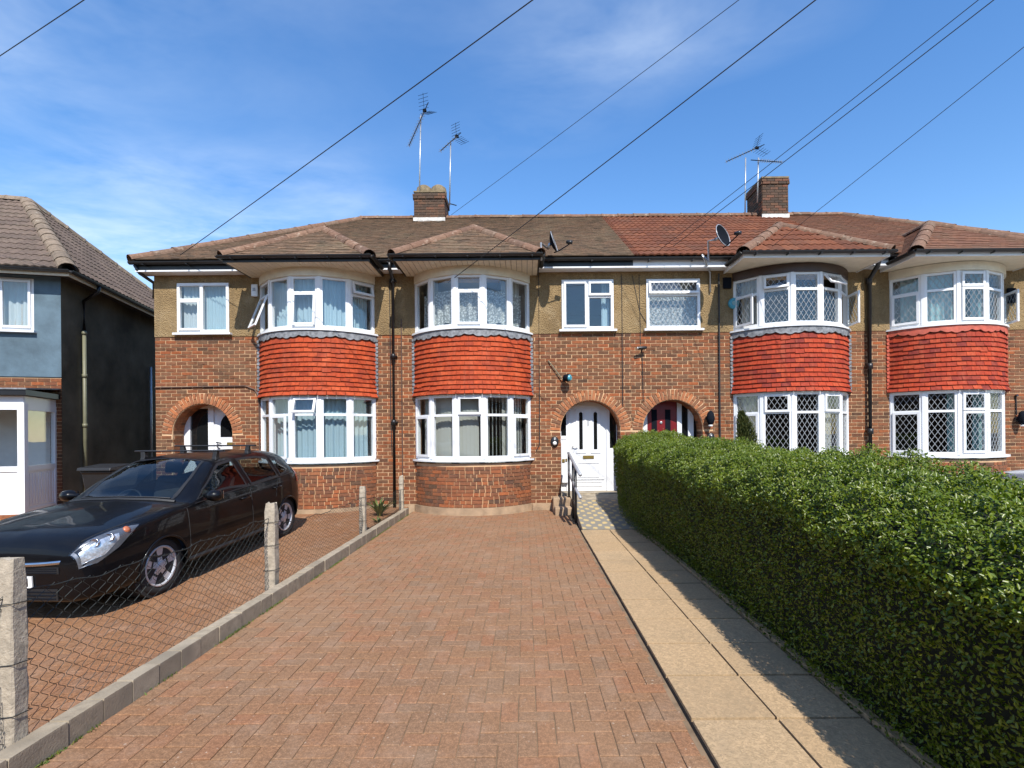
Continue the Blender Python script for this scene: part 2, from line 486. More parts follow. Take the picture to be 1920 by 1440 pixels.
def paver_mat(name, cols, speck=1.0):
    def extra(t, c):
        v = t.new('ShaderNodeTexVoronoi', {'Scale': 27.0, 'Randomness': 1.0}); t.l.new(t.P(), v.inputs['Vector'])
        dot = t.math('LESS_THAN', v.outputs['Distance'], t.rng(v.outputs['Color'], 0.3, 1.0, 0.0, 0.21))
        c = t.mix(t.math('MULTIPLY', dot, 0.6 * speck), c, (0.62, 0.48, 0.36))
        v2 = t.new('ShaderNodeTexVoronoi', {'Scale': 120.0}); t.l.new(t.P(), v2.inputs['Vector'])
        c = t.mix(t.rng(v2.outputs['Distance'], 0.1, 0.6, 0.0, 0.75), c, t.mix(1.0, c, (0.52, 0.50, 0.50), 'MULTIPLY'))
        c = t.mix(t.rng(t.noise(4.5, 5, 0.7), 0.5, 0.75, 0, 0.3), c, (0.40, 0.285, 0.205))
        c = t.mix(t.rng(t.noise(7.0, 4, 0.7), 0.58, 0.76, 0, 0.28), c, (0.15, 0.11, 0.08))
        c = t.mix(t.rng(t.noise(0.55, 4), 0.42, 0.7, 0, 0.35), c, (0.31, 0.205, 0.125))
        return c
    return pieces_mat(name, cols, 0.9, mott=0.42, mscale=42, bump=0.6, bscale=150, spec=0.25, extra=extra)


M['paver'] = paver_mat('block_paver', [(0.370, 0.195, 0.099), (0.355, 0.195, 0.101), (0.382, 0.192, 0.097), (0.337, 0.192, 0.106), (0.365, 0.199, 0.104), (0.392, 0.184, 0.092), (0.351, 0.196, 0.106), (0.323, 0.195, 0.113), (0.370, 0.195, 0.099)])
M['paver_tan'] = paver_mat('block_paver_tan', [(0.351, 0.170, 0.077), (0.323, 0.161, 0.077), (0.372, 0.176, 0.081), (0.308, 0.157, 0.081)], 0.4)
M['sand'] = plain('joint_sand', (0.2, 0.135, 0.08), 0.95, var=0.35, scale=6, bump=0.3)


def flag_mat():
    def extra(t, c):
        c = t.mix(t.rng(t.noise(26, 6, 0.7, dist=2.2), 0.46, 0.58, 0, 0.8), c, (0.29, 0.205, 0.115))
        c = t.mix(t.rng(t.noise(1.4, 5), 0.48, 0.72, 0, 0.55), c, (0.25, 0.19, 0.12))
        c = t.mix(t.rng(t.noise(55, 3), 0.62, 0.7, 0, 0.5), c, (0.18, 0.14, 0.095))
        return c
    return pieces_mat('paving_flag', [(0.474, 0.324, 0.181), (0.436, 0.296, 0.165), (0.492, 0.344, 0.199)], 0.9, mott=0.28, mscale=26, bump=0.6, bscale=80, extra=extra)


M['flag'] = flag_mat()
M['kerb'] = pieces_mat('kerb_block', [(0.34, 0.28, 0.2), (0.30, 0.245, 0.175), (0.38, 0.315, 0.23)], 0.92, mott=0.35, mscale=16, bump=0.5, dirt=(0.17, 0.145, 0.11), dscale=4)
M['post'] = plain('weathered_concrete', (0.36, 0.305, 0.23), 0.92, var=0.3, scale=16, bump=0.7, bscale=60)
M['wire'] = plain('fence_wire', (0.03, 0.034, 0.03), 0.55, 0.4, var=0.2)
M['soil'] = plain('soil', (0.06, 0.045, 0.032), 0.95, var=0.4, scale=8, bump=0.8)
M['ground'] = plain('ground_tarmac', (0.07, 0.068, 0.065), 0.92, var=0.25, scale=8, bump=0.4)
M['concrete'] = plain('yard_concrete', (0.32, 0.29, 0.25), 0.92, var=0.2, scale=4, bump=0.3)


def ramp_mat():
    t = NT('ramp_tiles')
    s = t.new('ShaderNodeSeparateXYZ'); t.l.new(t.P(), s.inputs[0])
    a = t.math('SINE', t.math('MULTIPLY', s.outputs['X'], 2 * math.pi / 0.2))
    b = t.math('SINE', t.math('MULTIPLY', s.outputs['Y'], 2 * math.pi / 0.28))
    f = t.math('ADD', t.math('MULTIPLY', a, b), t.math('MULTIPLY', t.math('SUBTRACT', t.noise(11, 3), 0.5), 2.2))
    c = t.mix(t.rng(f, 0.2, 0.5), (0.2, 0.185, 0.155), (0.47, 0.35, 0.16))
    t.color(c); t.b.inputs['Roughness'].default_value = 0.85
    t.bump(t.noise(70, 4), 0.4, 0.006)
    return t.m


M['ramp'] = ramp_mat()


def leaf_mat(name, cols, rough=0.34, tr=0.2):
    t = NT(name)
    c = t.ramp(t.rand(), spread(cols))
    c = t.mix(1.0, c, t.ramp(t.noise(2.5, 3), [(0.3, (0.75, 0.8, 0.7)), (0.7, (1.15, 1.1, 1.0))]), 'MULTIPLY')
    t.color(c)
    t.b.inputs['Roughness'].default_value = rough; t.b.inputs['Specular IOR Level'].default_value = 0.42
    tl = t.new('ShaderNodeBsdfTranslucent'); t.l.new(t.mix(1.0, c, (1.25, 1.5, 0.5), 'MULTIPLY'), tl.inputs['Color'])
    mx = t.new('ShaderNodeMixShader', {0: tr}); t.l.new(t.b.outputs[0], mx.inputs[1]); t.l.new(tl.outputs[0], mx.inputs[2])
    t.l.new(mx.outputs[0], t.out.inputs['Surface'])
    return t.m


M['leaf'] = leaf_mat('privet_leaf', [(0.080, 0.124, 0.006), (0.114, 0.161, 0.008), (0.055, 0.092, 0.006), (0.147, 0.184, 0.010), (0.094, 0.138, 0.007), (0.171, 0.189, 0.016)])
M['leaf_core'] = plain('hedge_inner_shade', (0.008, 0.011, 0.004), 0.95, var=0.4, scale=20)  # shade inside the hedge painted as a near-black colour
M['twig'] = plain('twig', (0.06, 0.045, 0.03), 0.9, var=0.2)
M['weedleaf'] = leaf_mat('weed_leaf', [(0.05, 0.11, 0.02), (0.12, 0.17, 0.03), (0.2, 0.2, 0.05), (0.07, 0.13, 0.03)], 0.5)
M['conifer'] = leaf_mat('conifer_leaf', [(0.03, 0.05, 0.012), (0.06, 0.075, 0.016), (0.09, 0.09, 0.02), (0.045, 0.06, 0.014)], 0.6, 0.15)


def car_paint(name, c):
    t = NT(name); t.color(c)
    t.b.inputs['Roughness'].default_value = 0.35; t.b.inputs['Metallic'].default_value = 0.0
    t.b.inputs['Specular IOR Level'].default_value = 0.12; t.b.inputs['Coat Weight'].default_value = 0.36; t.b.inputs['Coat Roughness'].default_value = 0.03
    t.l.new(t.rng(t.noise(5, 6), 0.4, 0.75, 0.28, 0.5), t.b.inputs['Roughness'])
    return t.m


M['carblack'] = car_paint('black_car_paint', (0.0035, 0.0035, 0.0045))
M['carsilver'] = car_paint('silver_car_paint', (0.55, 0.56, 0.57))
M['rubber'] = plain('rubber', (0.018, 0.018, 0.018), 0.85, var=0.2)
M['trim'] = plain('black_trim', (0.012, 0.012, 0.013), 0.55, var=0.1)
M['alloy'] = plain('alloy', (0.52, 0.52, 0.53), 0.35, 0.25, var=0.15, scale=15)
M['chrome'] = plain('chrome', (0.6, 0.6, 0.62), 0.15, 1.0, var=0)
M['reflector'] = plain('lamp_reflector', (0.75, 0.77, 0.8), 0.22, 0.6, var=0.35, scale=26, bump=0.8, bscale=18)
M['lampbowl'] = plain('lamp_bowl', (0.16, 0.17, 0.19), 0.3, 0.5, var=0.3, scale=12)
M['amber'] = plain('amber_lens', (0.55, 0.16, 0.06), 0.2, var=0.1)
M['redlamp'] = plain('red_lens', (0.35, 0.01, 0.01), 0.15, var=0.1)
M['seat'] = plain('seat_cloth', (0.035, 0.036, 0.04), 0.9, var=0.1)
M['plate'] = plain('plate_white', (0.75, 0.75, 0.73), 0.4, var=0.03)
M['plate_ink'] = plain('plate_ink', (0.01, 0.01, 0.01), 0.5, var=0)
M['bulb'] = plain('opal_glass', (0.75, 0.75, 0.72), 0.2, var=0.02)


# ------------------------------------------------------------------ ground, driveways, path, kerb
def gz(y): return -0.17 + 0.05 * (y - 5.3)


F = 10.7            # plane of the terrace's front wall
g = MB(); g.quad((-600, -600, -0.62), (600, -600, -0.62), (600, 600, -0.62), (-600, 600, -0.62))
tag(g.build('ground', M['ground']), kind='structure')


def chamfer_block(name, c=0.006):
    """unit block -0.5..0.5 in x,y, top at z=0, depth 1"""
    me = bpy.data.meshes.new(name)
    a, b = 0.5, 0.5 - c * 5
    bx = 0.5 - c * 10
    v = [(-a, -a, -1), (a, -a, -1), (a, a, -1), (-a, a, -1), (-a, -a, -c * 12), (a, -a, -c * 12), (a, a, -c * 12), (-a, a, -c * 12),
         (-b, -bx, 0), (b, -bx, 0), (b, bx, 0), (-b, bx, 0)]
    f = [(0, 1, 5, 4), (1, 2, 6, 5), (2, 3, 7, 6), (3, 0, 4, 7), (4, 5, 9, 8), (5, 6, 10, 9), (6, 7, 11, 10), (7, 4, 8, 11), (8, 9, 10, 11)]
    me.from_pydata(v, [], f); me.update()
    return me


paver_me = chamfer_block('paver', 0.0042)


def herringbone(x0, x1, y0, y1, zf, slope=0.0, u=0.102, gap=0.005, jit=0.0015):
    out = []
    nx0, nx1, ny0, ny1 = -3, int((x1 - x0) / u) + 3, -3, int((y1 - y0) / u) + 3
    rx = Matrix.Rotation(math.atan(slope), 4, 'X')
    for i in range(nx0, nx1):
        for j in range(ny0, ny1):
            k = (i - j) % 4
            if k == 0: a, b, c, d = x0 + i * u, x0 + (i + 2) * u, y0 + j * u, y0 + (j + 1) * u
            elif k == 3: a, b, c, d = x0 + i * u, x0 + (i + 1) * u, y0 + j * u, y0 + (j + 2) * u
            else: continue
            a, b, c, d = max(a, x0), min(b, x1), max(c, y0), min(d, y1)
            if b - a < 0.03 or d - c < 0.03: continue
            w, h = b - a - gap, d - c - gap
            cx, cy = (a + b) / 2, (c + d) / 2
            z = zf(cy) + random.uniform(-jit, jit)
            rot = rx @ Matrix.Rotation(R(random.uniform(-.5, .5)), 4, 'Y') @ Matrix.Rotation(R(random.uniform(-.5, .5)), 4, 'Z')
            if w >= h or k == 0:
                m = Matrix.Translation((cx, cy, z)) @ rot @ Matrix.Diagonal((w, h, 0.05, 1))
            else:
                m = Matrix.Translation((cx, cy, z)) @ rot @ Matrix.Rotation(R(90), 4, 'Z') @ Matrix.Diagonal((h, w, 0.05, 1))
            out.append(m)
    return out


b = MB()
b.quad((-2.42, -2.5, -0.007), (0.898, -2.5, -0.007), (0.898, F + 0.1, -0.007), (-2.42, F + 0.1, -0.007))
drive = tag(b.build('driveway', M['sand']), kind='structure')
emit('paver', paver_me, M['paver'], herringbone(-2.40, 0.882, -2.4, F - 0.01, lambda y: 0.0), drive, 300, 'paving')

XL = -15.0
b = MB()
b.quad((XL, -2.5, gz(-2.5) - 0.007), (-2.5, -2.5, gz(-2.5) - 0.007), (-2.5, 12.5, gz(12.5) - 0.007), (XL, 12.5, gz(12.5) - 0.007))
drive2 = tag(b.build('driveway', M['sand']), kind='structure')
paver2 = paver_me.copy(); paver2.name = 'paver_tan'; paver2.materials.clear()
emit('paver', paver2, M['paver_tan'], herringbone(-10.2, -2.5, 1.0, 10.75, gz, 0.05, jit=0.001), drive2, 300, 'paving', hidden=lambda p: p.x < -3.9 and 4.9 < p.y < 9)

b = MB()
b.box(1.95, 60, -2.5, 40, -0.6, -0.02)
tag(b.build('front_yard', M['concrete']), kind='structure')
b = MB(); b.box(1.93, 3.45, -3.0, 9.75, -0.3, 0.03)
tag(b.build('soil_bed', M['soil']), kind='structure')

# raised path of square flags, edging strip
b = MB(); b.box(0.899, 1.93, -2.5, 8.26, -0.3, 0.012)
path = tag(b.build('path', M['soil']), kind='structure')
pcs = []
y = 8.25
while y > -2.3:
    for k in range(2):
        xa = 0.90 + k * 0.472
        pcs.append(Matrix.Translation((xa + 0.233, y - 0.247, 0.034 + random.uniform(-.003, .003))) @ Matrix.Rotation(R(random.uniform(-.4, .4)), 4, 'X') @ Matrix.Rotation(R(random.uniform(-.3, .3)), 4, 'Z') @ Matrix.Diagonal((0.459, 0.481, 0.045, 1)))
    y -= 0.5
flag_me = chamfer_block('flagstone', 0.0015)
emit('flagstone', flag_me, M['flag'], pcs, path)
pcs = []
y = 8.2
while y > -2.3:
    pcs.append(Matrix.Translation((1.886, y - 0.455, 0.05 + random.uniform(-.004, .004))) @ Matrix.Diagonal((0.052, 0.9, 0.07, 1)))
    y -= 0.914
edge_me = chamfer_block('edging', 0.003)
emit('edging', edge_me, M['flag'], pcs, path)

# kerb of small blocks between the two drives
kerb = thing('kerb', (-2.45, 2, 0), kind='structure')
pcs = []
y = -2.4
while y < 10.25:
    L = random.choice([0.2, 0.21, 0.22, 0.31])
    L = min(L, 10.28 - y)
    pcs.append(Matrix.Translation((-2.452 + random.uniform(-.003, .003), y + L / 2, 0.128 + random.uniform(-.003, .003))) @ Matrix.Rotation(R(random.uniform(-.5, .5)), 4, 'Z') @ Matrix.Diagonal((0.102, L - 0.006, 0.62, 1)))
    y += L
kerb_me = chamfer_block('kerb_stone', 0.0016)
kb = MB(); kb.box(-2.49, -2.415, -2.4, 10.28, -0.5, 0.10)
kbo = kb.build('mortar_bed', M['mortar_dark'], kerb)
emit('kerb_stone', kerb_me, M['kerb'], pcs, kbo)

# the street behind the camera, seen in the window glass and in the car's paint
op = MB()
op.box(-60, 60, -30, -21, -.6, 5.2)
op.prism([(-30.3, 5.2), (-20.7, 5.2), (-25.5, 8.3)], lambda a, b_, d: (d, a, b_), -60.3, 60.3)
tag(op.build('opposite_terrace', M['brick_bay']), kind='structure')
rd = MB(); rd.box(-200, 200, -14.5, -6.5, -.6, -.5)
tag(rd.build('road', M['ground']), kind='structure')
for a_, b_ in ((-6.5, -2.5), (-21, -14.5)):
    rd = MB(); rd.box(-200, 200, a_, b_, -.6, -.4); tag(rd.build('pavement', M['concrete']), kind='structure')

# ------------------------------------------------------------------ houses: shared shapes
def unit_box(name):
    m = MB(); m.box(-.5, .5, -.5, .5, -.5, .5)
    return m.mesh(name)


def roll_tile(name):
    """interlocking tile: two rolls, thick lower edge; x -.5..+.5, y 0 (lower edge)..1, z up in metres"""
    n = 10
    xs = [-.5 + i / n for i in range(n + 1)]
    def h(x):
        q = ((x + .5) * 2) % 1.0
        return 0.022 * max(0.0, math.sin(math.pi * q)) ** 1.5
    m = MB()
    top0 = [(x, 0, h(x) + 0.022) for x in xs]; top1 = [(x, 1, h(x) + 0.004) for x in xs]; bot = [(x, 0, h(x) * 0.6 - 0.004) for x in xs]
    m.loft([bot, top0, top1], closed=False)
    return m.mesh(name, False)


def flat_tile(name, th=0.02, lip=0.012):
    m = MB()
    v = [(-.49, 0, 0), (.49, 0, 0), (.49, 1, -.004), (-.49, 1, -.004), (-.49, 0, th), (.49, 0, th), (.49, 1, lip * 0.2), (-.49, 1, lip * .2)]
    m.v = v; m.f = [(0, 1, 5, 4), (4, 5, 6, 7), (1, 2, 6, 5), (3, 0, 4, 7)]
    return m.mesh(name)


def half_round(name, r=0.115, seg=8):
    """ridge tile, along x -.5..+.5"""
    m = MB()
    rings = []
    for x, rr in ((-.5, r * 1.0), (-.5, r * 1.06), (-.42, r * 1.06), (-.40, r), (.5, r * .97)):
        rings.append([(x, rr * math.cos(math.pi * k / seg) * 1.12, rr * math.sin(math.pi * k / seg)) for k in range(seg + 1)])
    m.loft(rings, closed=False)
    return m.mesh(name, False)


def ridge_line(p, q, length=0.44, lift=0.0):
    p, q = Vector(p), Vector(q)
    d = (q - p); L = d.length; d.normalize()
    side = Vector((0, 0, 1)).cross(d).normalized()
    up = d.cross(side)
    n = max(1, round(L / length)); out = []
    for i in range(n):
        c = p + d * (L * (i + .5) / n) + up * (lift + random.uniform(-.006, .006))
        rot = Matrix.Rotation(R(random.uniform(-1.2, 1.2)), 3, 'Z')
        dd = (d + side * random.uniform(-.012, .012) + up * random.uniform(-.012, .012)).normalized()
        ss = up.cross(dd).normalized(); uu = dd.cross(ss)
        out.append(basis(c, dd, ss, uu, (L / n * 1.03, 1, 1)))
    return out


def slope_tiles(O, u, v, L, gauge, width, rangef, tl, jit=0.0, stag=True, keep=None, start=0.0):
    O, u, v = Vector(O), Vector(u).normalized(), Vector(v).normalized()
    n = u.cross(v).normalized()
    out = []
    s = start; k = 0
    while s < L - gauge * .4:
        a, b_ = rangef(s + gauge * .5)
        off = (width / 2 if (stag and k % 2) else 0.0)
        x = math.floor((a - off) / width) * width + off
        while x < b_:
            xa, xb = max(x, a), min(x + width, b_)
            if xb - xa > width * 0.12:
                c = O + u * ((xa + xb) / 2) + v * s
                if keep is None or keep(c + v * gauge * .5):
                    tz = random.uniform(-jit, jit)
                    uu = (u + v * random.uniform(-jit, jit) * 2).normalized()
                    vv = (v + n * random.uniform(-jit, jit) * 1.5).normalized()
                    vv = (vv - uu * vv.dot(uu)).normalized()
                    out.append(basis(c + n * (abs(tz) + 0.004), uu, vv, uu.cross(vv), (xb - xa, tl, 1)))
            x += width
        s += gauge; k += 1
    return out


ME = dict(brick=unit_box('brick'), vous=unit_box('arch_brick'), bayb=unit_box('bay_brick'), stack=unit_box('stack_brick'),
          plain=flat_tile('roof_tile_plain', 0.024, 0.006), plain_b=flat_tile('roof_tile_brown', 0.024, 0.006), roll=roll_tile('roof_tile_roll'), roll_n=roll_tile('roof_tile_grey'),
          hung=flat_tile('hung_tile', 0.02, 0.004), hung_w=flat_tile('hung_tile_worn', 0.02, 0.004),
          ridge=half_round('ridge_tile'), ridge_g=half_round('ridge_tile_grey', 0.15))


def cut(a, b, holes):
    """interval a..b minus holes -> intervals"""
    iv = [(a, b)]
    for h0, h1 in holes:
        nx = []
        for p, q in iv:
            if h1 <= p or h0 >= q: nx.append((p, q)); continue
            if h0 > p: nx.append((p, h0))
            if h1 < q: nx.append((h1, q))
        iv = nx
    return iv


def wall_face(mb, x0, x1, z0, z1, rects, arches, y, reveal=0.12):
    xs = {x0, x1}
    for r in rects: xs |= {max(x0, min(x1, r[0])), max(x0, min(x1, r[1]))}
    for (cx, rr, zs) in arches:
        for k in range(25): xs.add(cx - rr * math.cos(math.pi * k / 24))
    xs = sorted(xs)
    for a, b in zip(xs[:-1], xs[1:]):
        if b - a < 1e-5: continue
        m = (a + b) / 2
        blocks = []
        for r in rects:
            if r[0] < m < r[1]: blocks.append((r[2], r[2], r[3], r[3]))
        for (cx, rr, zs) in arches:
            if abs(m - cx) < rr:
                ha = zs + math.sqrt(max(0, rr * rr - (a - cx) ** 2)); hb = zs + math.sqrt(max(0, rr * rr - (b - cx) ** 2))
                blocks.append((z0, z0, ha, hb))
        blocks.sort()
        ca = cb = z0
        for la, lb, ha, hb in blocks + [(z1, z1, z1, z1)]:
            if la - ca > 1e-6 or lb - cb > 1e-6:
                mb.quad((a, y, ca), (b, y, cb), (b, y, lb), (a, y, la))
            ca, cb = ha, hb
    for (a, b, c, d) in rects:
        mb.quad((a, y, c), (a, y, d), (a, y + reveal, d), (a, y + reveal, c)); mb.quad((b, y, d), (b, y, c), (b, y + reveal, c), (b, y + reveal, d))
        mb.quad((a, y, d), (b, y, d), (b, y + reveal, d), (a, y + reveal, d)); mb.quad((b, y, c), (a, y, c), (a, y + reveal, c), (b, y + reveal, c))


def lattice(mb, T, xa, xb, za, zb, y, dw=0.104, dh=0.165, w=0.003):
    s = dh / dw
    for sg in (1, -1):
        ln = math.hypot(1, s)
        cmin, cmax = (za - sg * s * (xb if sg > 0 else xa)), (zb - sg * s * (xa if sg > 0 else xb))
        c0 = za - sg * s * (xa + xb) / 2
        k0 = math.floor((cmin - c0) / dh); k1 = math.ceil((cmax - c0) / dh)
        for k in range(k0, k1 + 1):
            c = c0 + k * dh
            # z = sg*s*x + c
            lo, hi = sorted(((za - c) / (sg * s), (zb - c) / (sg * s)))
            lo, hi = max(lo, xa), min(hi, xb)
            if hi - lo < 0.004: continue
            p, q = (lo, sg * s * lo + c), (hi, sg * s * hi + c)
            nx, nz = -sg * s / ln * w, 1 / ln * w
            pts = [(p[0] + nx, p[1] + nz), (q[0] + nx, q[1] + nz), (q[0] - nx, q[1] - nz), (p[0] - nx, p[1] - nz)]
            mb.prism(pts, lambda a, b_, d: T(a, d, b_), y, y + 0.004)


def window_unit(fr, subs, T, x0, x1, zb, zt, cols, lead=False, fw=0.05):
    """fr: MB of the fixed frame; subs: list of (name, MB, mat); T(x, out, z)"""
    D = 0.035
    fr.box(x0, x0 + fw, -D, D, zb, zt, T); fr.box(x1 - fw, x1, -D, D, zb, zt, T)
    fr.box(x0 + fw, x1 - fw, -D + .002, D - .002, zb, zb + fw * 1.15, T); fr.box(x0 + fw, x1 - fw, -D + .002, D - .002, zt - fw, zt, T)
    tot = sum(c[0] for c in cols); x = x0
    W = x1 - x0
    edges = [x0]
    for c in cols: x += W * c[0] / tot; edges.append(x)
    for i, e in enumerate(edges[1:-1]):
        fr.box(e - fw * .55, e + fw * .55, -D + .001, D - .001, zb + fw * 1.15, zt - fw, T)
    for i, c in enumerate(cols):
        xa = edges[i] + (fw if i == 0 else fw * .55); xb = edges[i + 1] - (fw if i == len(cols) - 1 else fw * .55)
        za0, zt0 = zb + fw * 1.15, zt - fw
        H = zt0 - za0; ht = sum(l[0] for l in c[1]); ztop = zt0
        for j, l in enumerate(c[1]):
            zlo = ztop - H * l[0] / ht
            za = zlo + (fw * .5 if j < len(c[1]) - 1 else 0); zz = ztop - (fw * .5 if j > 0 else 0)
            if j < len(c[1]) - 1: fr.box(xa, xb, -D + .003, D - .003, zlo - fw * .5, zlo + fw * .5, T)
            kind = l[1]
            if kind == 'fix':
                p = MB(); p.box(xa - .004, xb + .004, -.004, .004, za - .004, zz + .004, T); subs.append(('pane', p, M['glass']))
                if lead:
                    q = MB(); lattice(q, T, xa, xb, za, zz, .0055); subs.append(('lead_lattice', q, M['leadcame']))
            else:
                T2 = T
                if kind[0] == 'open':
                    hinge, ang = kind[1], R(kind[2])
                    ca, sa = math.cos(ang), math.sin(ang)
                    if hinge == 'top': T2 = lambda X, Y, Z, T=T, z0=zz: T(X, .04 + (Y - .04) * ca + (z0 - Z) * sa, z0 - (z0 - Z) * ca + (Y - .04) * sa)
                    elif hinge == 'left': T2 = lambda X, Y, Z, T=T, a0=xa: T(a0 + (X - a0) * ca - (Y - .04) * sa, .04 + (X - a0) * sa + (Y - .04) * ca, Z)
                    else: T2 = lambda X, Y, Z, T=T, a0=xb: T(a0 - (a0 - X) * ca + (Y - .04) * sa, .04 + (a0 - X) * sa + (Y - .04) * ca, Z)
                s = MB(); o = .014; w = .045
                X0, X1, Z0, Z1 = xa - o, xb + o, za - o, zz + o
                s.box(X0, X0 + w, .0375, .068, Z0, Z1, T2); s.box(X1 - w, X1, .0375, .068, Z0, Z1, T2)
                s.box(X0 + w, X1 - w, .0385, .066, Z0, Z0 + w, T2); s.box(X0 + w, X1 - w, .0385, .066, Z1 - w, Z1, T2)
                subs.append(('sash', s, M['upvc']))
                p = MB(); p.box(X0 + w - .004, X1 - w + .004, .047, .054, Z0 + w - .004, Z1 - w + .004, T2); subs.append(('pane', p, M['glass']))
                if lead:
                    q = MB(); lattice(q, T2, X0 + w, X1 - w, Z0 + w, Z1 - w, .0555); subs.append(('lead_lattice', q, M['leadcame']))
            ztop = zlo


def put_window(parent, name, fr, subs, sill=None):
    o = fr.build(name, M['upvc'], parent)
    for n, m, mt in subs: m.build(n, mt, o)
    if sill: sill.build('sill', M['upvc'], o)
    return o


# bay geometry: a bow of radius BR_ in front of the wall
BRAD, BDEP = 1.45, 0.673
HALF = math.acos(1 - BDEP / BRAD)
YC = F - BDEP + BRAD


def arc(c, r, phi): return Vector((c + r * math.sin(phi), YC - r * math.cos(phi), 0))


def arc_band(mb, c, r0, r1, z0, z1, ph=None, n=40, caps=True):
    ph = ph or HALF
    rings = []
    for i in range(n + 1):
        p = -ph + 2 * ph * i / n
        a, b_ = arc(c, r0, p), arc(c, r1, p)
        rings.append([(a.x, a.y, z0), (b_.x, b_.y, z0), (b_.x, b_.y, z1), (a.x, a.y, z1)])
    mb.loft(rings, True, True)


def curtain(name, path, z0, z1, mat, label, amp=0.016, wl=0.085, n=None, scallop=0.0, gather=None):
    """wavy sheet along a plan polyline"""
    pts = [Vector((p[0], p[1], 0)) for p in path]
    seg = [(pts[i + 1] - pts[i]).length for i in range(len(pts) - 1)]
    L = sum(seg); n = n or max(8, int(L / 0.012))
    top, bot, mid = [], [], []
    ph = random.random() * 6
    for i in range(n + 1):
        d = L * i / n; k = 0
        while k < len(seg) - 1 and d > seg[k]: d -= seg[k]; k += 1
        t = (pts[k + 1] - pts[k]).normalized()
        p = pts[k] + t * d
        nn = Vector((t.y, -t.x, 0))
        s = L * i / n
        w = amp * (math.sin(2 * math.pi * s / wl + ph + 1.3 * math.sin(s * 3.1)) + .4 * math.sin(2 * math.pi * s / wl / 2.3))
        a = p + nn * w * .7; b_ = p + nn * w * 1.2
        zb = z0 + scallop * abs(math.sin(math.pi * s / 0.28))
        top.append((a.x, a.y, z1)); mid.append(((a.x + b_.x) / 2, (a.y + b_.y) / 2, (zb + z1) / 2)); bot.append((b_.x, b_.y, zb))
    m = MB(); m.loft([bot, mid, top], closed=False)
    o = m.build(name, mat, None, True)
    tag(o, label, 'curtain')
    return o


EAVE_Y, EAVE_Z, RIDGE_Y, RIDGE_Z = 10.35, 5.29, 14.6, 7.92
SL = (RIDGE_Z - EAVE_Z) / (RIDGE_Y - EAVE_Y)
BAYW, BAY_Y, BAY_Z, BP = 1.42, 9.70, 5.11, 0.76
APEX_Y, APEX_Z = BAY_Y + BAYW, BAY_Z + BP * BAYW


def main_z(y): return EAVE_Z + SL * (y - EAVE_Y)


def gutter(mb, p, q, r=0.055, n=8):
    p, q = Vector(p), Vector(q)
    d = (q - p).normalized(); a = Vector((0, 0, 1)).cross(d).normalized()
    prof = [(math.cos(math.pi + math.pi * k / n) * r, math.sin(math.pi + math.pi * k / n) * r * .95) for k in range(n + 1)]
    inner = [(x * .88, z * .88 + .002) for x, z in prof[::-1]]
    rings = [[e + a * x + Vector((0, 0, z)) for x, z in prof + inner] for e in (p, q)]
    mb.loft(rings, True, True)


def pipe(mb, pts, r=0.036, n=10): mb.tube(pts, r, n)


BAYSPEC = {}
FIX = [(1, [(1, 'fix')])]
def tr(top=.3, a='fix', b='fix'): return [(1, [(top, a), (1 - top, b)])]


BAYSPEC['A'] = dict(up=[[(1, [(.26, 'fix'), (.74, ('open', 'top', 20))])], FIX, tr(.30, 'fix', ('open', 'top', 5)), FIX, tr(.27, ('open', 'top', 14), 'fix')],
                    lo=[tr(.27), tr(.27, 'fix', ('open', 'left', 7)), tr(.27, ('open', 'top', 22), 'fix'), tr(.27), tr(.27)], lead=False)
BAYSPEC['B'] = dict(up=[FIX, FIX, tr(.28, 'fix', ('sash',)), FIX, FIX], lo=[tr(.30, 'fix', ('sash',)), tr(.30), tr(.30, ('sash',), 'fix'), tr(.30), tr(.30, 'fix', ('sash',))], lead=False)
BAYSPEC['C'] = dict(up=[tr(.34, 'fix', ('open', 'left', 20)), tr(.29, ('open', 'top', 12), 'fix'), tr(.31), tr(.29, ('open', 'top', 38), 'fix'), tr(.30, 'fix', ('open', 'right', 38))],
                    lo=[tr(.30, 'fix', ('sash',)), tr(.30, ('sash',), 'fix'), tr(.30), tr(.30, ('sash',), 'fix'), tr(.30)], lead=True)
BAYSPEC['D'] = dict(up=[tr(.33, 'fix', ('sash',)), tr(.33), tr(.30, ('sash',), ('sash',)), tr(.33), tr(.3, 'fix', ('open', 'right', 28))],
                    lo=[tr(.30, 'fix', ('sash',)), tr(.30), tr(.30, ('sash',), ('sash',)), tr(.30), tr(.30)], lead=True)
PLINTH = 0.15
RENDER_Z = 3.76


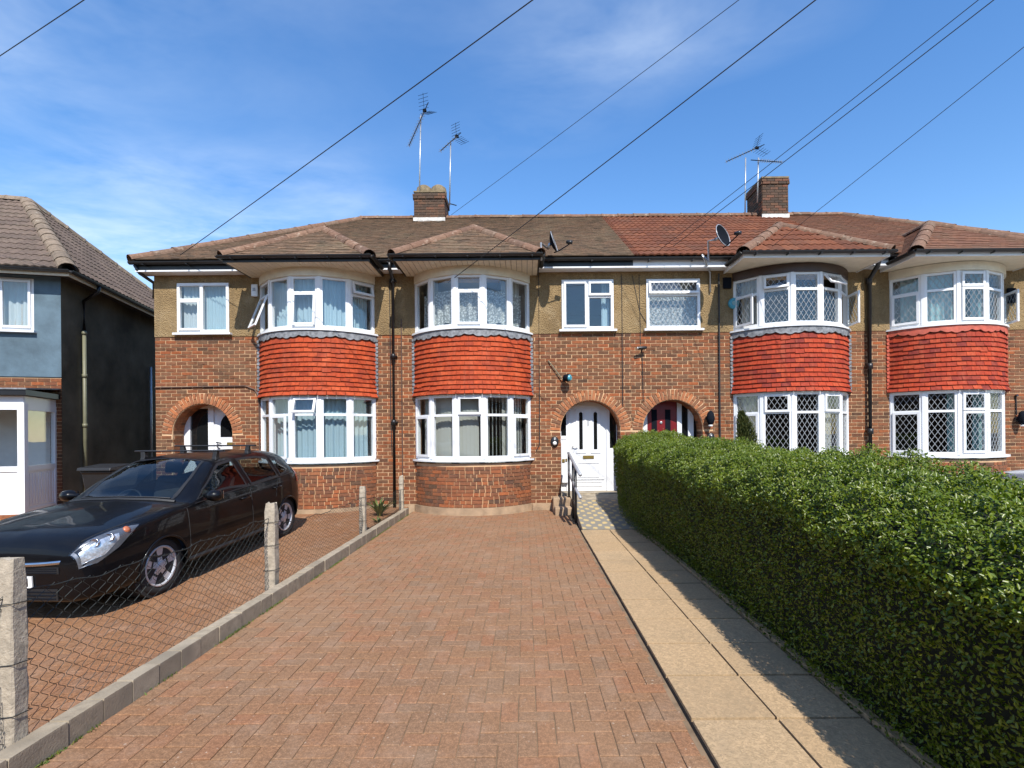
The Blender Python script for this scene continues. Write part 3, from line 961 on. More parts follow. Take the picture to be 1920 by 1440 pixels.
def house(key, x0, x1, bay, door, win, label, tilemat, hungmat, hip=0, roofmesh='plain', bayroof='plain', gauge=.1, roofw=.165, fascia='upvc', band='cream', flash='lead', hungmesh='hung', boards=True):
    H = thing('terraced_house', ((x0 + x1) / 2, F, 0), label, 'house', group='houses of the terrace')
    ax, ar, azs = door, 0.64, 1.69
    rects = [(bay - 1.13, bay + 1.13, 1.0, 2.46), (bay - 1.13, bay + 1.13, 3.68, 4.90)]
    wrect = None
    if win: wrect = (win[0], win[1], 3.83, 4.90); rects.append(wrect)
    arches = [(ax, ar, azs)] if door is not None else []
    # ---- wall backing (mortar) and bricks
    w = MB(); wall_face(w, x0, x1, -0.3, 5.2, rects, arches, F)
    if hip:
        xe = x0 if hip < 0 else x1
        w.quad((xe, F, -0.3), (xe, F, 5.2), (xe, F + 7.8, 5.2), (xe, F + 7.8, -0.3))
    bw = MB(); bw.quad((x0, F + 7.8, -.3), (x1, F + 7.8, -.3), (x1, F + 7.8, 5.2), (x0, F + 7.8, 5.2)); bw.build('rear_wall', M['brick_bay'], H)
    if arches:   # arch soffit and jambs
        pts = [(ax - ar, -0.3)] + [(ax - ar * math.cos(math.pi * k / 20), azs + ar * math.sin(math.pi * k / 20)) for k in range(21)] + [(ax + ar, -0.3)]
        for p, q in zip(pts[:-1], pts[1:]): w.quad((p[0], F, p[1]), (q[0], F, q[1]), (q[0], F + .44, q[1]), (p[0], F + .44, p[1]))
    wall = w.build('brick_wall', M['mortar'], H)
    P = []
    nb = 48
    for c in range(nb):
        z = PLINTH + 0.008 + c * 0.0752 + 0.0325
        holes = [(bay - 1.205, bay + 1.205)]
        for (cx, rr, zs) in arches:
            if z < zs: holes.append((cx - rr, cx + rr))
            elif z + .03 < zs + .865: hw = math.sqrt(.865 ** 2 - (z + .03 - zs) ** 2); holes.append((cx - hw, cx + hw))
        xb = math.floor(x0 / 0.225) * 0.225 + (0.1125 if c % 2 else 0) - .225
        while xb < x1:
            wd = 0.2105
            for p, q in cut(max(xb, x0 + .003), min(xb + wd, x1 - .003), holes):
                if q - p > 0.014:
                    P.append(basis(((p + q) / 2 + random.uniform(-.002, .002), F + 0.006 + random.uniform(-.0025, .0025), z + random.uniform(-.0015, .0015)), (1, 0, 0), (0, 1, 0), (0, 0, 1), (q - p, 0.03, 0.0595)))
            xb += 0.225
    # jamb returns seen inside the arch
    if arches:
        for c in range(21):
            z = PLINTH + 0.008 + c * 0.0752 + 0.0325
            if z > azs: break
            for sg in (-1, 1):
                for k in range(2):
                    P.append(basis((ax + sg * (ar + 0.006), F + .115 + k * .2 + (.05 if c % 2 else 0), z), (0, 1, 0), (1, 0, 0), (0, 0, 1), (.19, .03, .0635)))
    emit('brick', ME['brick'], M['brick'], P, wall, 300, 'brickwork', hidden=lambda p: p.z < 1.0 and p.x > 1.9 or p.z < .75 and p.x < -4.5)
    if arches:
        P = []
        n = 31
        for k in range(n):
            a = math.pi * (k + .5) / n
            rad = Vector((-math.cos(a), 0, math.sin(a))); tan = Vector((math.sin(a), 0, math.cos(a)))
            if k % 2 == 0:
                P.append(basis(Vector((ax, F + .002, azs)) + rad * (ar + .113), rad, (0, 1, 0), tan, (.204, .036, .057)))
            else:
                for q, ln in ((ar + .055, .094), (ar + .165, .10)):
                    P.append(basis(Vector((ax, F + .002, azs)) + rad * q, rad, (0, 1, 0), tan, (ln, .036, .057)))
            for dd in (0.12, 0.31):
                P.append(basis(Vector((ax, F + dd, azs)) + rad * (ar + .008), (0, 1, 0), rad, tan, (.18, .03, .06)))
        emit('arch_brick', ME['vous'], M['brick_arch'], P, wall)
    # ---- roughcast upper band
    rc = MB(); wall_face(rc, x0, x1, RENDER_Z, 5.2, [r for r in ((wrect,) if wrect else ())] + [(bay - 1.2, bay + 1.2, 3.70, 5.0)], [], F - 0.022, 0.05)
    rc.quad((x0, F - .022, RENDER_Z), (x1, F - .022, RENDER_Z), (x1, F + .01, RENDER_Z - .015), (x0, F + .01, RENDER_Z - .015))
    if hip:
        xe = x0 if hip < 0 else x1
        rc.quad((xe, F - .022, RENDER_Z), (xe, F - .022, 5.2), (xe, F, 5.2), (xe, F, RENDER_Z))
    rc.build('roughcast_band', M['roughcast'], H)
    # ---- plinth
    pl = MB()
    for p, q in cut(x0, x1, [(bay - 1.26, bay + 1.26)] + [(cx - rr, cx + rr) for cx, rr, zs in arches]):
        pl.box(p, q, F - .03, F + .02, -.3, PLINTH)
    arc_band(pl, bay, BRAD - .1, BRAD + .035, -.3, PLINTH)
    pl.build('plinth', M['plinth'], H)
    # ---- bay: brick base
    bb = MB(); arc_band(bb, bay, BRAD - .2, BRAD - .004, PLINTH, 1.03)
    base = bb.build('bay_base', M['mortar'], H)
    P = []
    for c in range(11):
        z = PLINTH + .008 + c * .0752 + .0325
        s = -HALF * BRAD - (.06 if c % 2 else 0)
        while s < HALF * BRAD:
            ln = random.choice([.103, .103, .103, .16, .213])
            a0, a1 = max(s, -HALF * BRAD + .01), min(s + ln, HALF * BRAD - .01)
            if a1 - a0 > .035:
                ph = (a0 + a1) / 2 / BRAD
                p = arc(bay, BRAD - .004, ph)
                P.append(basis((p.x, p.y, z), (math.cos(ph), math.sin(ph), 0), (-math.sin(ph), math.cos(ph), 0), (0, 0, 1), (a1 - a0 - .002, .026 + random.uniform(0, .004), .0605)))
            s += ln + .0115
    emit('bay_brick', ME['bayb'], M['brick_bay'], P, base, 300, 'bay_brickwork', hidden=lambda p: p.x > 1.9)
    # ---- bay windows, two storeys of five lights
    spec = BAYSPEC[key]
    rw = BRAD - .035
    for nm, zb, zt, sp in (('lower', 1.13, 2.42, spec['lo']), ('upper', 3.795, 4.83, spec['up'])):
        fr, subs = MB(), []
        V = [arc(bay, rw, -HALF + 2 * HALF * k / 5) for k in range(6)]
        for k in range(5):
            u = (V[k + 1] - V[k]); W = u.length; u.normalize(); n = Vector((u.y, -u.x, 0))
            T = TF(V[k], u, n)
            ks = sp[k]
            window_unit(fr, subs, T, .018, W - .018, zb, zt, ks, spec['lead'], .048)
        for k in range(6):
            ph = -HALF + 2 * HALF * k / 5
            T = TF(V[k], (math.cos(ph), math.sin(ph), 0), (math.sin(ph), -math.cos(ph), 0))
            fr.prism([(-.028, .042), (.028, .042), (.024, -.05), (-.024, -.05)], lambda a, b_, d, T=T: T(a, b_, d), zb, zt)
        si = MB(); arc_band(si, bay, rw - .07, BRAD + .065, zb - .058, zb - .022, HALF * 1.03); arc_band(si, bay, rw - .06, rw + .02, zb - .022, zb + .002)
        put_window(H, 'bay_window', fr, subs, si)
    # ---- tile hanging
    rows, gz_ = 12, 0.0965
    bt = MB(); arc_band(bt, bay, BRAD - .18, BRAD - .012, 2.424, 3.73)
    th = bt.build('tile_hanging', M['mortar_dark'], H)
    P = []
    for r_ in range(rows):
        z = 2.435 + r_ * gz_
        rr = BRAD + .004 + .05 * max(0, (2.75 - z) / .32) ** 2
        n = 17; s0 = -HALF * BRAD - (.0855 if r_ % 2 else 0)
        wd = 2 * HALF * BRAD / n
        for k in range(n + 1):
            a0, a1 = max(s0 + k * wd, -HALF * BRAD), min(s0 + (k + 1) * wd, HALF * BRAD)
            if a1 - a0 < .03: continue
            ph = (a0 + a1) / 2 / BRAD
            p = arc(bay, rr, ph)
            out = Vector((math.sin(ph), -math.cos(ph), 0)); uu = Vector((math.cos(ph), math.sin(ph), 0))
            jz = random.uniform(-.004, .004) if random.random() > .04 else random.uniform(-.02, -.008)
            vv = (Vector((0, 0, 1)) - out * (.11 + .35 * max(0, (2.70 - z) / .3) + random.uniform(-.02, .02))).normalized()
            uu = (uu + Vector((0, 0, random.uniform(-.012, .012)))).normalized()
            vv = (vv - uu * vv.dot(uu)).normalized()
            P.append(basis((p.x + out.x * .012, p.y + out.y * .012, z + jz), uu, vv, uu.cross(vv), (a1 - a0 + .001, .125, 1)))
    emit('hung_tile', ME[hungmesh], hungmat, P, th, 300, 'hung_tiles')
    # lead apron with scalloped edge
    ld = MB(); n = 120; A, B_ = [], []
    for i in range(n + 1):
        ph = -HALF + 2 * HALF * i / n
        s = i / n * 17
        f_ = abs(math.sin(math.pi * s)) ** .5
        p = arc(bay, BRAD + .035 + .004 * math.sin(s * 5), ph); q = arc(bay, BRAD + .045, ph)
        A.append((p.x, p.y, 3.745)); B_.append((q.x, q.y, 3.640 - .042 * f_ + .02 * math.sin(s * 1.7)))
    ld.loft([B_, A], closed=False)
    for sg in (-1, 1):   # stepped side flashing
        for k in range(16):
            z = 2.44 + k * .078
            xq = bay + sg * 1.235
            ld.prism([(xq - sg * .03, z), (xq + sg * .048, z - .006), (xq + sg * .06, z + .045), (xq - sg * .03, z + .0785)], lambda a, b_, d: (a, d, b_), F - .03 - .002 * (k % 2), F - .012)
    ld.build('flashing', M[flash], H)
    # ---- painted band above the upper lights, soffit, fascias
    fb = MB(); arc_band(fb, bay, rw - .06, rw + .055, 4.832, 5.0)
    fb.build('bay_fascia', M[band], H)
    fb = MB(); arc_band(fb, bay, rw - .06, rw + .03, 2.42, 2.434); fb.build('window_head', M['upvc'], H)
    so = MB(); so.box(bay - BAYW + .02, bay + BAYW - .02, BAY_Y + .03, F + .02, 5.012, 5.03)
    sof = so.build('soffit', M['brownwood' if boards else 'cream'], H)
    if boards:
        P = []
        nbd = 26
        for k in range(nbd):
            wd = (2 * BAYW - .06) / nbd
            P.append(basis((bay - BAYW + .03 + wd * (k + .5), (BAY_Y + .04 + F) / 2, 5.007 + random.uniform(-.0015, .0015)), (1, 0, 0), (0, 1, 0), (0, 0, 1), (wd - .009, F - BAY_Y - .05, .012)))
        bm_ = unit_box('soffit_board'); emit('soffit_board', bm_, M['soffit'], P, sof)
    fa = MB()
    fa.box(bay - BAYW, bay + BAYW, BAY_Y + .0, BAY_Y + .025, 4.998, 5.10)
    fa.box(bay - BAYW, bay - BAYW + .02, BAY_Y + .025, F, 4.998, 5.10); fa.box(bay + BAYW - .02, bay + BAYW, BAY_Y + .025, F, 4.998, 5.10)
    fa.build('bay_barge', M['black' if fascia == 'dark' else 'upvc'], H)
    for p, q in cut(x0 - (.2 if hip < 0 else 0), x1 + (.2 if hip > 0 else 0), [(bay - BAYW - .001, bay + BAYW + .001)]):
        fa = MB(); fa.box(p, q, EAVE_Y + .07, EAVE_Y + .095, 5.10 if fascia == 'dark' else 5.06, 5.22); fa.build('fascia', M['black' if fascia == 'dark' else 'upvc'], H)
        fa = MB(); fa.box(p, q, EAVE_Y + .066, F + .02, 5.066, 5.097); fa.build('eaves_board', M['upvc'], H)
    gu = MB()
    gutter(gu, (bay - BAYW - .06, BAY_Y - .06, 5.10), (bay + BAYW + .06, BAY_Y - .06, 5.10))
    gutter(gu, (bay - BAYW - .05, EAVE_Y + .02, 5.10), (bay - BAYW - .05, BAY_Y - .08, 5.10)); gutter(gu, (bay + BAYW + .05, BAY_Y - .08, 5.10), (bay + BAYW + .05, EAVE_Y + .02, 5.10))
    for p, q in cut(x0 - (.27 if hip < 0 else 0), x1 + (.27 if hip > 0 else 0), [(bay - BAYW + .12, bay + BAYW - .12)]):
        gutter(gu, (p, EAVE_Y + .005, 5.245), (q, EAVE_Y + .005, 5.245))
        x = p + .3
        while x < q: gu.box(x, x + .025, EAVE_Y - .058, EAVE_Y + .08, 5.175, 5.19); x += .9
    x = bay - BAYW + .2
    while x < bay + BAYW: gu.box(x, x + .025, BAY_Y - .122, BAY_Y, 5.035, 5.05); x += .62
    gu.build('gutter', M['black'], H)
    # ---- roof
    ov = .25
    xl, xr = (x0 - ov if hip < 0 else x0), (x1 + ov if hip > 0 else x1)
    rl, rr_ = (x0 + 3.15 if hip < 0 else x0), (x1 - 3.15 if hip > 0 else x1)
    YB = 2 * RIDGE_Y - EAVE_Y
    und = -0.03
    rf = MB()
    rf.quad((xl, EAVE_Y, EAVE_Z + und), (xr, EAVE_Y, EAVE_Z + und), (rr_, RIDGE_Y, RIDGE_Z + und), (rl, RIDGE_Y, RIDGE_Z + und))
    rf.quad((xr, YB, EAVE_Z + und), (xl, YB, EAVE_Z + und), (rl, RIDGE_Y, RIDGE_Z + und), (rr_, RIDGE_Y, RIDGE_Z + und))
    if hip < 0: rf.quad((xl, YB, EAVE_Z + und), (xl, EAVE_Y, EAVE_Z + und), (rl, RIDGE_Y, RIDGE_Z + und))
    if hip > 0: rf.quad((xr, EAVE_Y, EAVE_Z + und), (xr, YB, EAVE_Z + und), (rr_, RIDGE_Y, RIDGE_Z + und))
    a, z = Vector((bay, APEX_Y, APEX_Z + und)), BAY_Z + und
    rb = Vector((bay, 12.3, APEX_Z + und))
    c1, c2, c3, c4 = (bay - BAYW - .02, BAY_Y - .03, z), (bay + BAYW + .02, BAY_Y - .03, z), (bay + BAYW + .02, 12.3, z), (bay - BAYW - .02, 12.3, z)
    rf.quad(c1, c2, a); rf.quad(c2, c3, rb, a); rf.quad(c4, c1, a, rb)
    roof = rf.build('roof', M['underlay'], H)
    slope_len = math.hypot(RIDGE_Y - EAVE_Y, RIDGE_Z - EAVE_Z)

    def rangef(s):
        t = s / slope_len
        return xl + (rl - xl) * t, xr + (rr_ - xr) * t

    def above_bay(c):
        d = abs(c.x - bay)
        zb = min(BAY_Z + BP * (BAYW - d), BAY_Z + BP * (c.y - BAY_Y))
        return c.z > zb - .03 or d > BAYW
    tmesh, bmesh_ = ME[roofmesh], ME[bayroof]
    big = roofmesh.startswith('roll')
    P = slope_tiles((0, EAVE_Y - .02, EAVE_Z - .012), (1, 0, 0), (0, 1, SL), slope_len, gauge, roofw, rangef, gauge * (1.12 if big else 1.9), .004 if big else .006, not big, above_bay)
    # bay roof: front, left and right slopes
    fl = math.hypot(BAYW, BP * BAYW)
    Pb = slope_tiles((bay, BAY_Y - .05, BAY_Z - .02), (1, 0, 0), (0, 1, BP), fl, gauge, roofw, lambda s: (-(BAYW + .04) * (1 - s / fl), (BAYW + .04) * (1 - s / fl)), gauge * (1.12 if big else 1.9), .004 if big else .006, not big)
    vis = lambda c: c.z > main_z(c.y) - .04 and c.y < 12.2
    Pb += slope_tiles((bay - BAYW - .04, BAY_Y - .04, BAY_Z - .02), (0, -1, 0), (1, 0, BP), fl, gauge, roofw, lambda s: (-3.0, -(BAYW + .04) * s / fl), gauge * (1.12 if big else 1.9), .004, not big, vis)
    Pb += slope_tiles((bay + BAYW + .04, BAY_Y - .04, BAY_Z - .02), (0, 1, 0), (-1, 0, BP), fl, gauge, roofw, lambda s: ((BAYW + .04) * s / fl, 3.0), gauge * (1.12 if big else 1.9), .004, not big, vis)
    if hip:
        hx = xl if hip < 0 else xr
        hl = math.hypot(3.15 + ov, RIDGE_Z - EAVE_Z)
        def hr(s):
            t = s / hl
            return (-(YB - EAVE_Y) * (1 - t / 2), -(YB - EAVE_Y) * t / 2) if hip < 0 else ((YB - EAVE_Y) * t / 2, (YB - EAVE_Y) * (1 - t / 2))
        P += slope_tiles((hx, EAVE_Y, EAVE_Z - .012), (0, -hip * -1, 0) if hip < 0 else (0, 1, 0), (-hip, 0, (RIDGE_Z - EAVE_Z) / (3.15 + ov)), hl, gauge * 1.5, roofw * 1.5, hr, gauge * 2.2, .004, True) if hip > 0 else \
             slope_tiles((hx, EAVE_Y, EAVE_Z - .012), (0, -1, 0), (1, 0, (RIDGE_Z - EAVE_Z) / (3.15 + ov)), hl, gauge * 1.5, roofw * 1.5, hr, gauge * 2.2, .004, True)
    if big:
        emit('roof_tile', tmesh, tilemat, P + Pb, roof, 300, 'roof_tiles')
    else:
        emit('roof_tile', tmesh, tilemat, P + Pb, roof, 0, 'roof_tiles')
    P = ridge_line((rl, RIDGE_Y, RIDGE_Z), (rr_, RIDGE_Y, RIDGE_Z), lift=-.02)
    if hip < 0: P += ridge_line((xl, EAVE_Y, EAVE_Z), (rl, RIDGE_Y, RIDGE_Z), lift=-.02); P += ridge_line((xl, YB, EAVE_Z), (rl, RIDGE_Y, RIDGE_Z))
    if hip > 0: P += ridge_line((xr, EAVE_Y, EAVE_Z), (rr_, RIDGE_Y, RIDGE_Z), lift=-.02); P += ridge_line((xr, YB, EAVE_Z), (rr_, RIDGE_Y, RIDGE_Z))
    ab = Vector((bay, APEX_Y, APEX_Z))
    P += ridge_line((bay - BAYW - .02, BAY_Y - .03, BAY_Z), ab, lift=-.025); P += ridge_line((bay + BAYW + .02, BAY_Y - .03, BAY_Z), ab, lift=-.025)
    P += ridge_line(ab, (bay, 11.85, APEX_Z), lift=-.02)
    emit('ridge_tile', ME['ridge'], M['ridge'], P, roof)
    # ---- rooms behind the glass
    it = MB()
    for (za, zb) in ((.2, 2.5), (2.62, 4.98)):
        ya, yb = F + .13, F + 3.6
        it.quad((x0 + .06, yb, za), (x1 - .06, yb, za), (x1 - .06, yb, zb), (x0 + .06, yb, zb))
        it.quad((x0 + .06, ya, za), (x0 + .06, yb, za), (x0 + .06, yb, zb), (x0 + .06, ya, zb)); it.quad((x1 - .06, ya, za), (x1 - .06, yb, za), (x1 - .06, yb, zb), (x1 - .06, ya, zb))
        it.quad((x0 + .06, F - .6, za), (x1 - .06, F - .6, za), (x1 - .06, yb, za), (x0 + .06, yb, za)) if False else it.quad((x0 + .06, ya, za), (x1 - .06, ya, za), (x1 - .06, yb, za), (x0 + .06, yb, za))
        it.quad((x0 + .06, ya, zb), (x1 - .06, ya, zb), (x1 - .06, yb, zb), (x0 + .06, yb, zb))
        xm = bay - 1.3 if (door is None or door < bay) else bay + 1.3
        it.quad((xm, F + .6, za), (xm, yb, za), (xm, yb, zb), (xm, F + .6, zb))
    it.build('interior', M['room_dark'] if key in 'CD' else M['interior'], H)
    # bay floor/ceiling closers
    for z in (1.04, 2.44, 3.72, 4.99):
        bc = MB(); ring = [arc(bay, BRAD - .19, -HALF + 2 * HALF * k / 24) for k in range(25)]
        bc.quad(*[(p.x, p.y, z) for p in ring])
        bc.build('bay_floor', M['white_paint'], H)
    # ---- first-floor window
    if win:
        fr, subs = MB(), []
        T = TF((win[0], F - .012, 0), (1, 0, 0), (0, -1, 0))
        window_unit(fr, subs, T, 0, win[1] - win[0], 3.835, 4.895, win[2], win[3], .058)
        si = MB(); si.box(-.06, win[1] - win[0] + .06, -.02, .10, 3.79, 3.832, T)
        put_window(H, 'window', fr, subs, si)
    return H


def door_set(H, x, z0, kind):
    """porch infill at the back of the arch"""
    T = TF((x, F + .40, 0), (1, 0, 0), (0, -1, 0))
    D = MB()
    if kind == 'A':
        D.box(-.66, -.50, -.05, .05, z0, 2.45, T); D.box(-.10, .02, -.05, .05, z0, 2.45, T); D.box(-.5, -.1, -.04, .04, z0, z0 + .85, T); D.box(-.5, -.1, -.03, .03, 2.25, 2.45, T)
        D.box(-.10, .66, -.05, .03, 2.36, 2.45, T)
        fr = D.build('door_frame', M['upvc'], H)
        p = MB(); p.box(-.5, -.1, -.006, .006, z0 + .85, 2.25, T); p.build('pane', M['darkglass'], fr)
        d = MB(); d.box(.02, .70, -.02, .022, z0, 2.36, T)
        dr = d.build('door', M['upvc'], H)
        p = MB(); pts = [(.16, 1.62)] + [(.42 - .26 * math.cos(math.pi * k / 12), 1.88 + .26 * math.sin(math.pi * k / 12)) for k in range(13)] + [(.68, 1.62)]
        p.prism(pts, lambda a, b_, d_: T(a, d_, b_), .0225, .03); p.build('fanlight', M['darkglass'], dr)
        p = MB(); p.box(.30, .48, .022, .034, 1.43, 1.50, T); p.build('letterbox', M['brass'], dr)
        p = MB(); p.tube([T(.09, .03, 1.50), T(.09, .07, 1.50), T(.20, .075, 1.48)], .014, 8); p.tube([T(.10, .03, 1.40), T(.10, .06, 1.40), T(.17, .065, 1.36)], .012, 8); p.build('handle', M['black'], dr)
    elif kind == 'B':
        D.box(-.66, -.60, -.05, .04, z0, 2.5, T); D.box(-.49, -.40, -.05, .05, z0, 2.5, T); D.box(.40, .47, -.05, .05, z0, 2.5, T); D.box(.62, .68, -.05, .04, z0, 2.5, T)
        D.box(-.40, .40, -.05, .042, 2.24, 2.5, T); D.box(-.60, -.49, -.03, .035, 1.50, 1.58, T); D.box(-.60, -.49, -.03, .02, z0, 1.5, T); D.box(.47, .62, -.03, .03, z0, 1.30, T)
        fr = D.build('door_frame', M['upvc'], H)
        p = MB(); p.box(-.60, -.49, -.006, .006, 1.58, 2.5, T); p.build('pane', M['darkglass'], fr)
        p = MB(); p.box(.47, .62, -.006, .006, 1.30, 2.5, T); p.build('pane', M['darkglass'], fr)
        d = MB(); d.box(-.40, .40, -.02, .022, z0, 2.24, T)
        # raised mouldings
        for (a, b_, c, e) in ((-.30, .30, z0 + .10, z0 + .20), (-.24, .24, z0 + .30, z0 + .62), (-.34, .34, z0 + .24, z0 + .255)):
            d.box(a, b_, .022, .034, c, c + .012, T); d.box(a, b_, .022, .034, e - .012, e, T); d.box(a, a + .012, .022, .033, c + .012, e - .012, T); d.box(b_ - .012, b_, .022, .033, c + .012, e - .012, T)
        for sg in (-.16, .16):
            d.box(sg - .11, sg - .075, .022, .034, z0 + .86, 2.16, T); d.box(sg + .075, sg + .11, .022, .034, z0 + .86, 2.16, T); d.box(sg - .11, sg + .11, .022, .035, z0 + .83, z0 + .86, T)
        dr = d.build('door', M['upvc'], H)
        for sg in (-.16, .16):
            p = MB(); pts = [(sg - .038, z0 + .92), (sg + .038, z0 + .92)] + [(sg + .038 * math.cos(math.pi * k / 8), 2.06 + .038 * math.sin(math.pi * k / 8)) for k in range(9)]
            p.prism(pts, lambda a, b_, d_: T(a, d_, b_), .0225, .029); p.build('door_light', M['darkglass'], dr)
        p = MB(); p.box(-.12, .12, .022, .036, z0 + .71, z0 + .78, T); p.build('letterbox', M['brass'], dr)
        p = MB(); p.box(-.008, .008, .022, .045, 1.80, 1.93, T); p.build('knocker', M['galv'], dr)
        p = MB(); p.tube([T(-.345, .03, 1.35), T(-.345, .075, 1.35), T(-.23, .08, 1.34)], .012, 8); p.box(-.365, -.325, .022, .03, 1.22, 1.46, T); p.build('handle', M['white_paint'], dr)
    else:
        D.box(-.66, -.46, -.05, .05, z0, 2.5, T); D.box(.20, .30, -.05, .05, z0, 2.5, T); D.box(.44, .56, -.05, .05, z0, 2.5, T); D.box(.56, .67, -.05, .04, z0, .9, T); D.box(-.46, .20, -.05, .04, 2.33, 2.5, T)
        fr = D.build('door_frame', M['upvc'], H)
        p = MB(); p.box(.30, .44, -.006, .006, z0, 2.5, T); p.build('pane', M['darkglass'], fr)
        p = MB(); p.box(.56, .67, -.007, .005, .9, 2.5, T); p.build('pane', M['darkglass'], fr)
        d = MB(); d.box(-.46, .20, -.02, .022, z0, 2.33, T); dr = d.build('door', M['red_door'], H)
        for a, b_ in ((-.36, -.24), (-.06, .06)):
            p = MB(); p.box(a, b_, .0225, .029, z0 + .7, 2.14, T); p.build('door_light', M['dish'], dr)
        p = MB(); p.lathe([(.03, 0), (.03, .012), (.016, .02)], T(-.15, .022, 1.85), (0, -1, 0), 14); p.build('knocker', M['galv'], dr)
    # floor of the porch
    p = MB(); p.box(x - .64, x + .64, F - .03, F + .42, -.3, z0 - .004); p.build('threshold', M['cement'], H)


two = [(.47, [(.32, 'fix'), (.68, ('sash',))]), (.53, [(1, 'fix')])]
twoB = [(.5, [(1, ('sash',))]), (.5, [(.32, ('sash',)), (.68, 'fix')])]
oneC = [(1, [(.30, ('open', 'top', 9)), (.70, 'fix')])]
HA = house('A', -7.88, -2.79, -4.41, -6.89, (-7.38, -6.28, two, False), 'end terraced house with left hipped roof, behind the black car, white recessed arched doorway', M['roof_old'], M['tile_red'], hip=-1, fascia='dark')
HB = house('B', -2.79, 2.27, -1.11, 1.39, (.80, 1.90, twoB, False), 'middle terraced house with weathered roof and white front door at the end of the path', M['roof_old'], M['tile_red'], fascia='dark')
HC = house('C', 2.27, 7.32, 5.67, 3.15, (2.60, 3.74, oneC, True), 'middle terraced house with red brown tiled roof and red front door above the hedge', M['roof_red'], M['tile_red_worn'], roofmesh='roll', bayroof='roll', gauge=.335, roofw=.30, band='brownwood', hungmesh='hung_w', boards=False)
HD = house('D', 7.32, 12.41, 9.0, None, None, 'right end terraced house with hipped brown roof and all red tiled bay', M['roof_brown'], M['tile_red_worn'], hip=1, roofmesh='plain_b', bayroof='plain_b', gauge=.11, roofw=.17, flash='redlead', hungmesh='hung_w', boards=False)
door_set(HA, -6.89, .33, 'A')
door_set(HB, 1.39, .36, 'B')
door_set(HC, 3.15, .36, 'C')


# chimneys (part of the house they rise from)
def chimney(H, cx, cy, w, d, z0, z1, style):
    core = MB(); core.box(cx - w / 2, cx + w / 2, cy - d / 2, cy + d / 2, z0, z1)
    ch = core.build('chimney', M['mortar_dark'], H)
    P = []
    z = z0 + .06; k = 0
    while z < z1 - .03:
        ex = .03 if z > z1 - .2 else 0
        for sg in (-1, 1):
            x = -w / 2 - (.11 if k % 2 else 0)
            while x < w / 2:
                a, b_ = max(x, -w / 2 - ex), min(x + .213, w / 2 + ex)
                if b_ - a > .04: P.append(basis((cx + (a + b_) / 2, cy + sg * (d / 2 + ex), z), (1, 0, 0), (0, 1, 0), (0, 0, 1), (b_ - a, .03, .063)))
                x += .225
            x = -d / 2 - (.11 if not k % 2 else 0)
            while x < d / 2:
                a, b_ = max(x, -d / 2 - ex), min(x + .213, d / 2 + ex)
                if b_ - a > .04: P.append(basis((cx + sg * (w / 2 + ex), cy + (a + b_) / 2, z), (0, 1, 0), (1, 0, 0), (0, 0, 1), (b_ - a, .03, .063)))
                x += .225
        z += .0752; k += 1
    emit('stack_brick', ME['stack'], M['brick_stack'], P, ch)
    fl = MB()
    if style == 'humps':
        for sx in (-.21, .21):
            fl.lathe([(.235, -.02), (.235, .15), (.21, .27), (.13, .335), (.02, .35)], (cx + sx, cy, z1), (0, 0, 1), 14)
        fl.box(cx - w / 2 - .02, cx + w / 2 + .02, cy - d / 2 - .02, cy + d / 2 + .02, z1 - .01, z1 + .03)
    else:
        fl.box(cx - w / 2 - .03, cx + w / 2 + .03, cy - d / 2 - .03, cy + d / 2 + .03, z1 - .01, z1 + .035)
    fl.build('flaunching', M['flaunch'], ch)
    if style != 'humps':
        p = MB(); p.lathe([(.10, 0), (.10, .08), (.12, .09), (.12, .12), (.09, .12), (.09, 0.02)], (cx + .12, cy - .1, z1 + .03), (0, 0, 1), 16); p.build('chimney_pot', M['terracotta'], ch)
        p = MB(); p.lathe([(.07, 0), (.09, .05), (.07, .12), (.02, .14)], (cx - .22, cy - .1, z1 + .03), (0, 0, 1), 14); p.build('chimney_pot', M['whitelead'], ch)
    w_ = MB(); w_.box(cx - w / 2 - .03, cx + w / 2 + .03, cy - d / 2 - .035, cy - d / 2 - .016, main_z(cy - d / 2) - .03, main_z(cy - d / 2) + .11); w_.build('flashing', M['whitelead'], ch)


chimney(HA, -2.66, 14.55, .84, .74, 7.3, 8.50, 'humps')
chimney(HC, 7.17, 14.75, .72, .95, 7.3, 8.86, 'pots')

# downpipes, cables and other fixed pieces
p = MB(); pipe(p, [(-2.78, EAVE_Y, 5.2), (-2.78, EAVE_Y + .03, 5.08), (-2.78, F - .09, 4.92), (-2.78, F - .09, .05)])
for z in (4.9, 3.3, 1.9): p.lathe([(.048, -.05), (.048, .05)], (-2.78, F - .09, z), (0, 0, 1), 10); p.box(-2.85, -2.71, F - .06, F - .02, z - .015, z + .015)
p.build('downpipe', M['black'], HA, True)
p = MB(); pipe(p, [(-2.86, F - .03, 4.95), (-2.86, F - .03, 2.0), (-2.84, F - .03, 1.2)], .009, 6); p.build('cable', M['cable'], HA)
p = MB(); pipe(p, [(-2.62, F - .03, 4.1), (-2.62, F - .03, .6)], .012, 6); p.build('cable', M['cable_brown'], HB)
p = MB(); pipe(p, [(7.30, EAVE_Y - .06, 5.15), (7.30, EAVE_Y, 5.03), (7.30, F - .09, 4.82), (7.30, F - .09, .0)], .046)
for z in (4.8, 3.0, 1.62): p.lathe([(.06, -.06), (.06, .06)], (7.30, F - .09, z), (0, 0, 1), 12)
p.build('downpipe', M['black'], HC, True)
p = MB(); pipe(p, [(.31, F - .03, 5.05), (.31, F - .03, 2.5), (.30, F - .03, 1.4), (.22, F - .02, 1.25)], .008, 6)
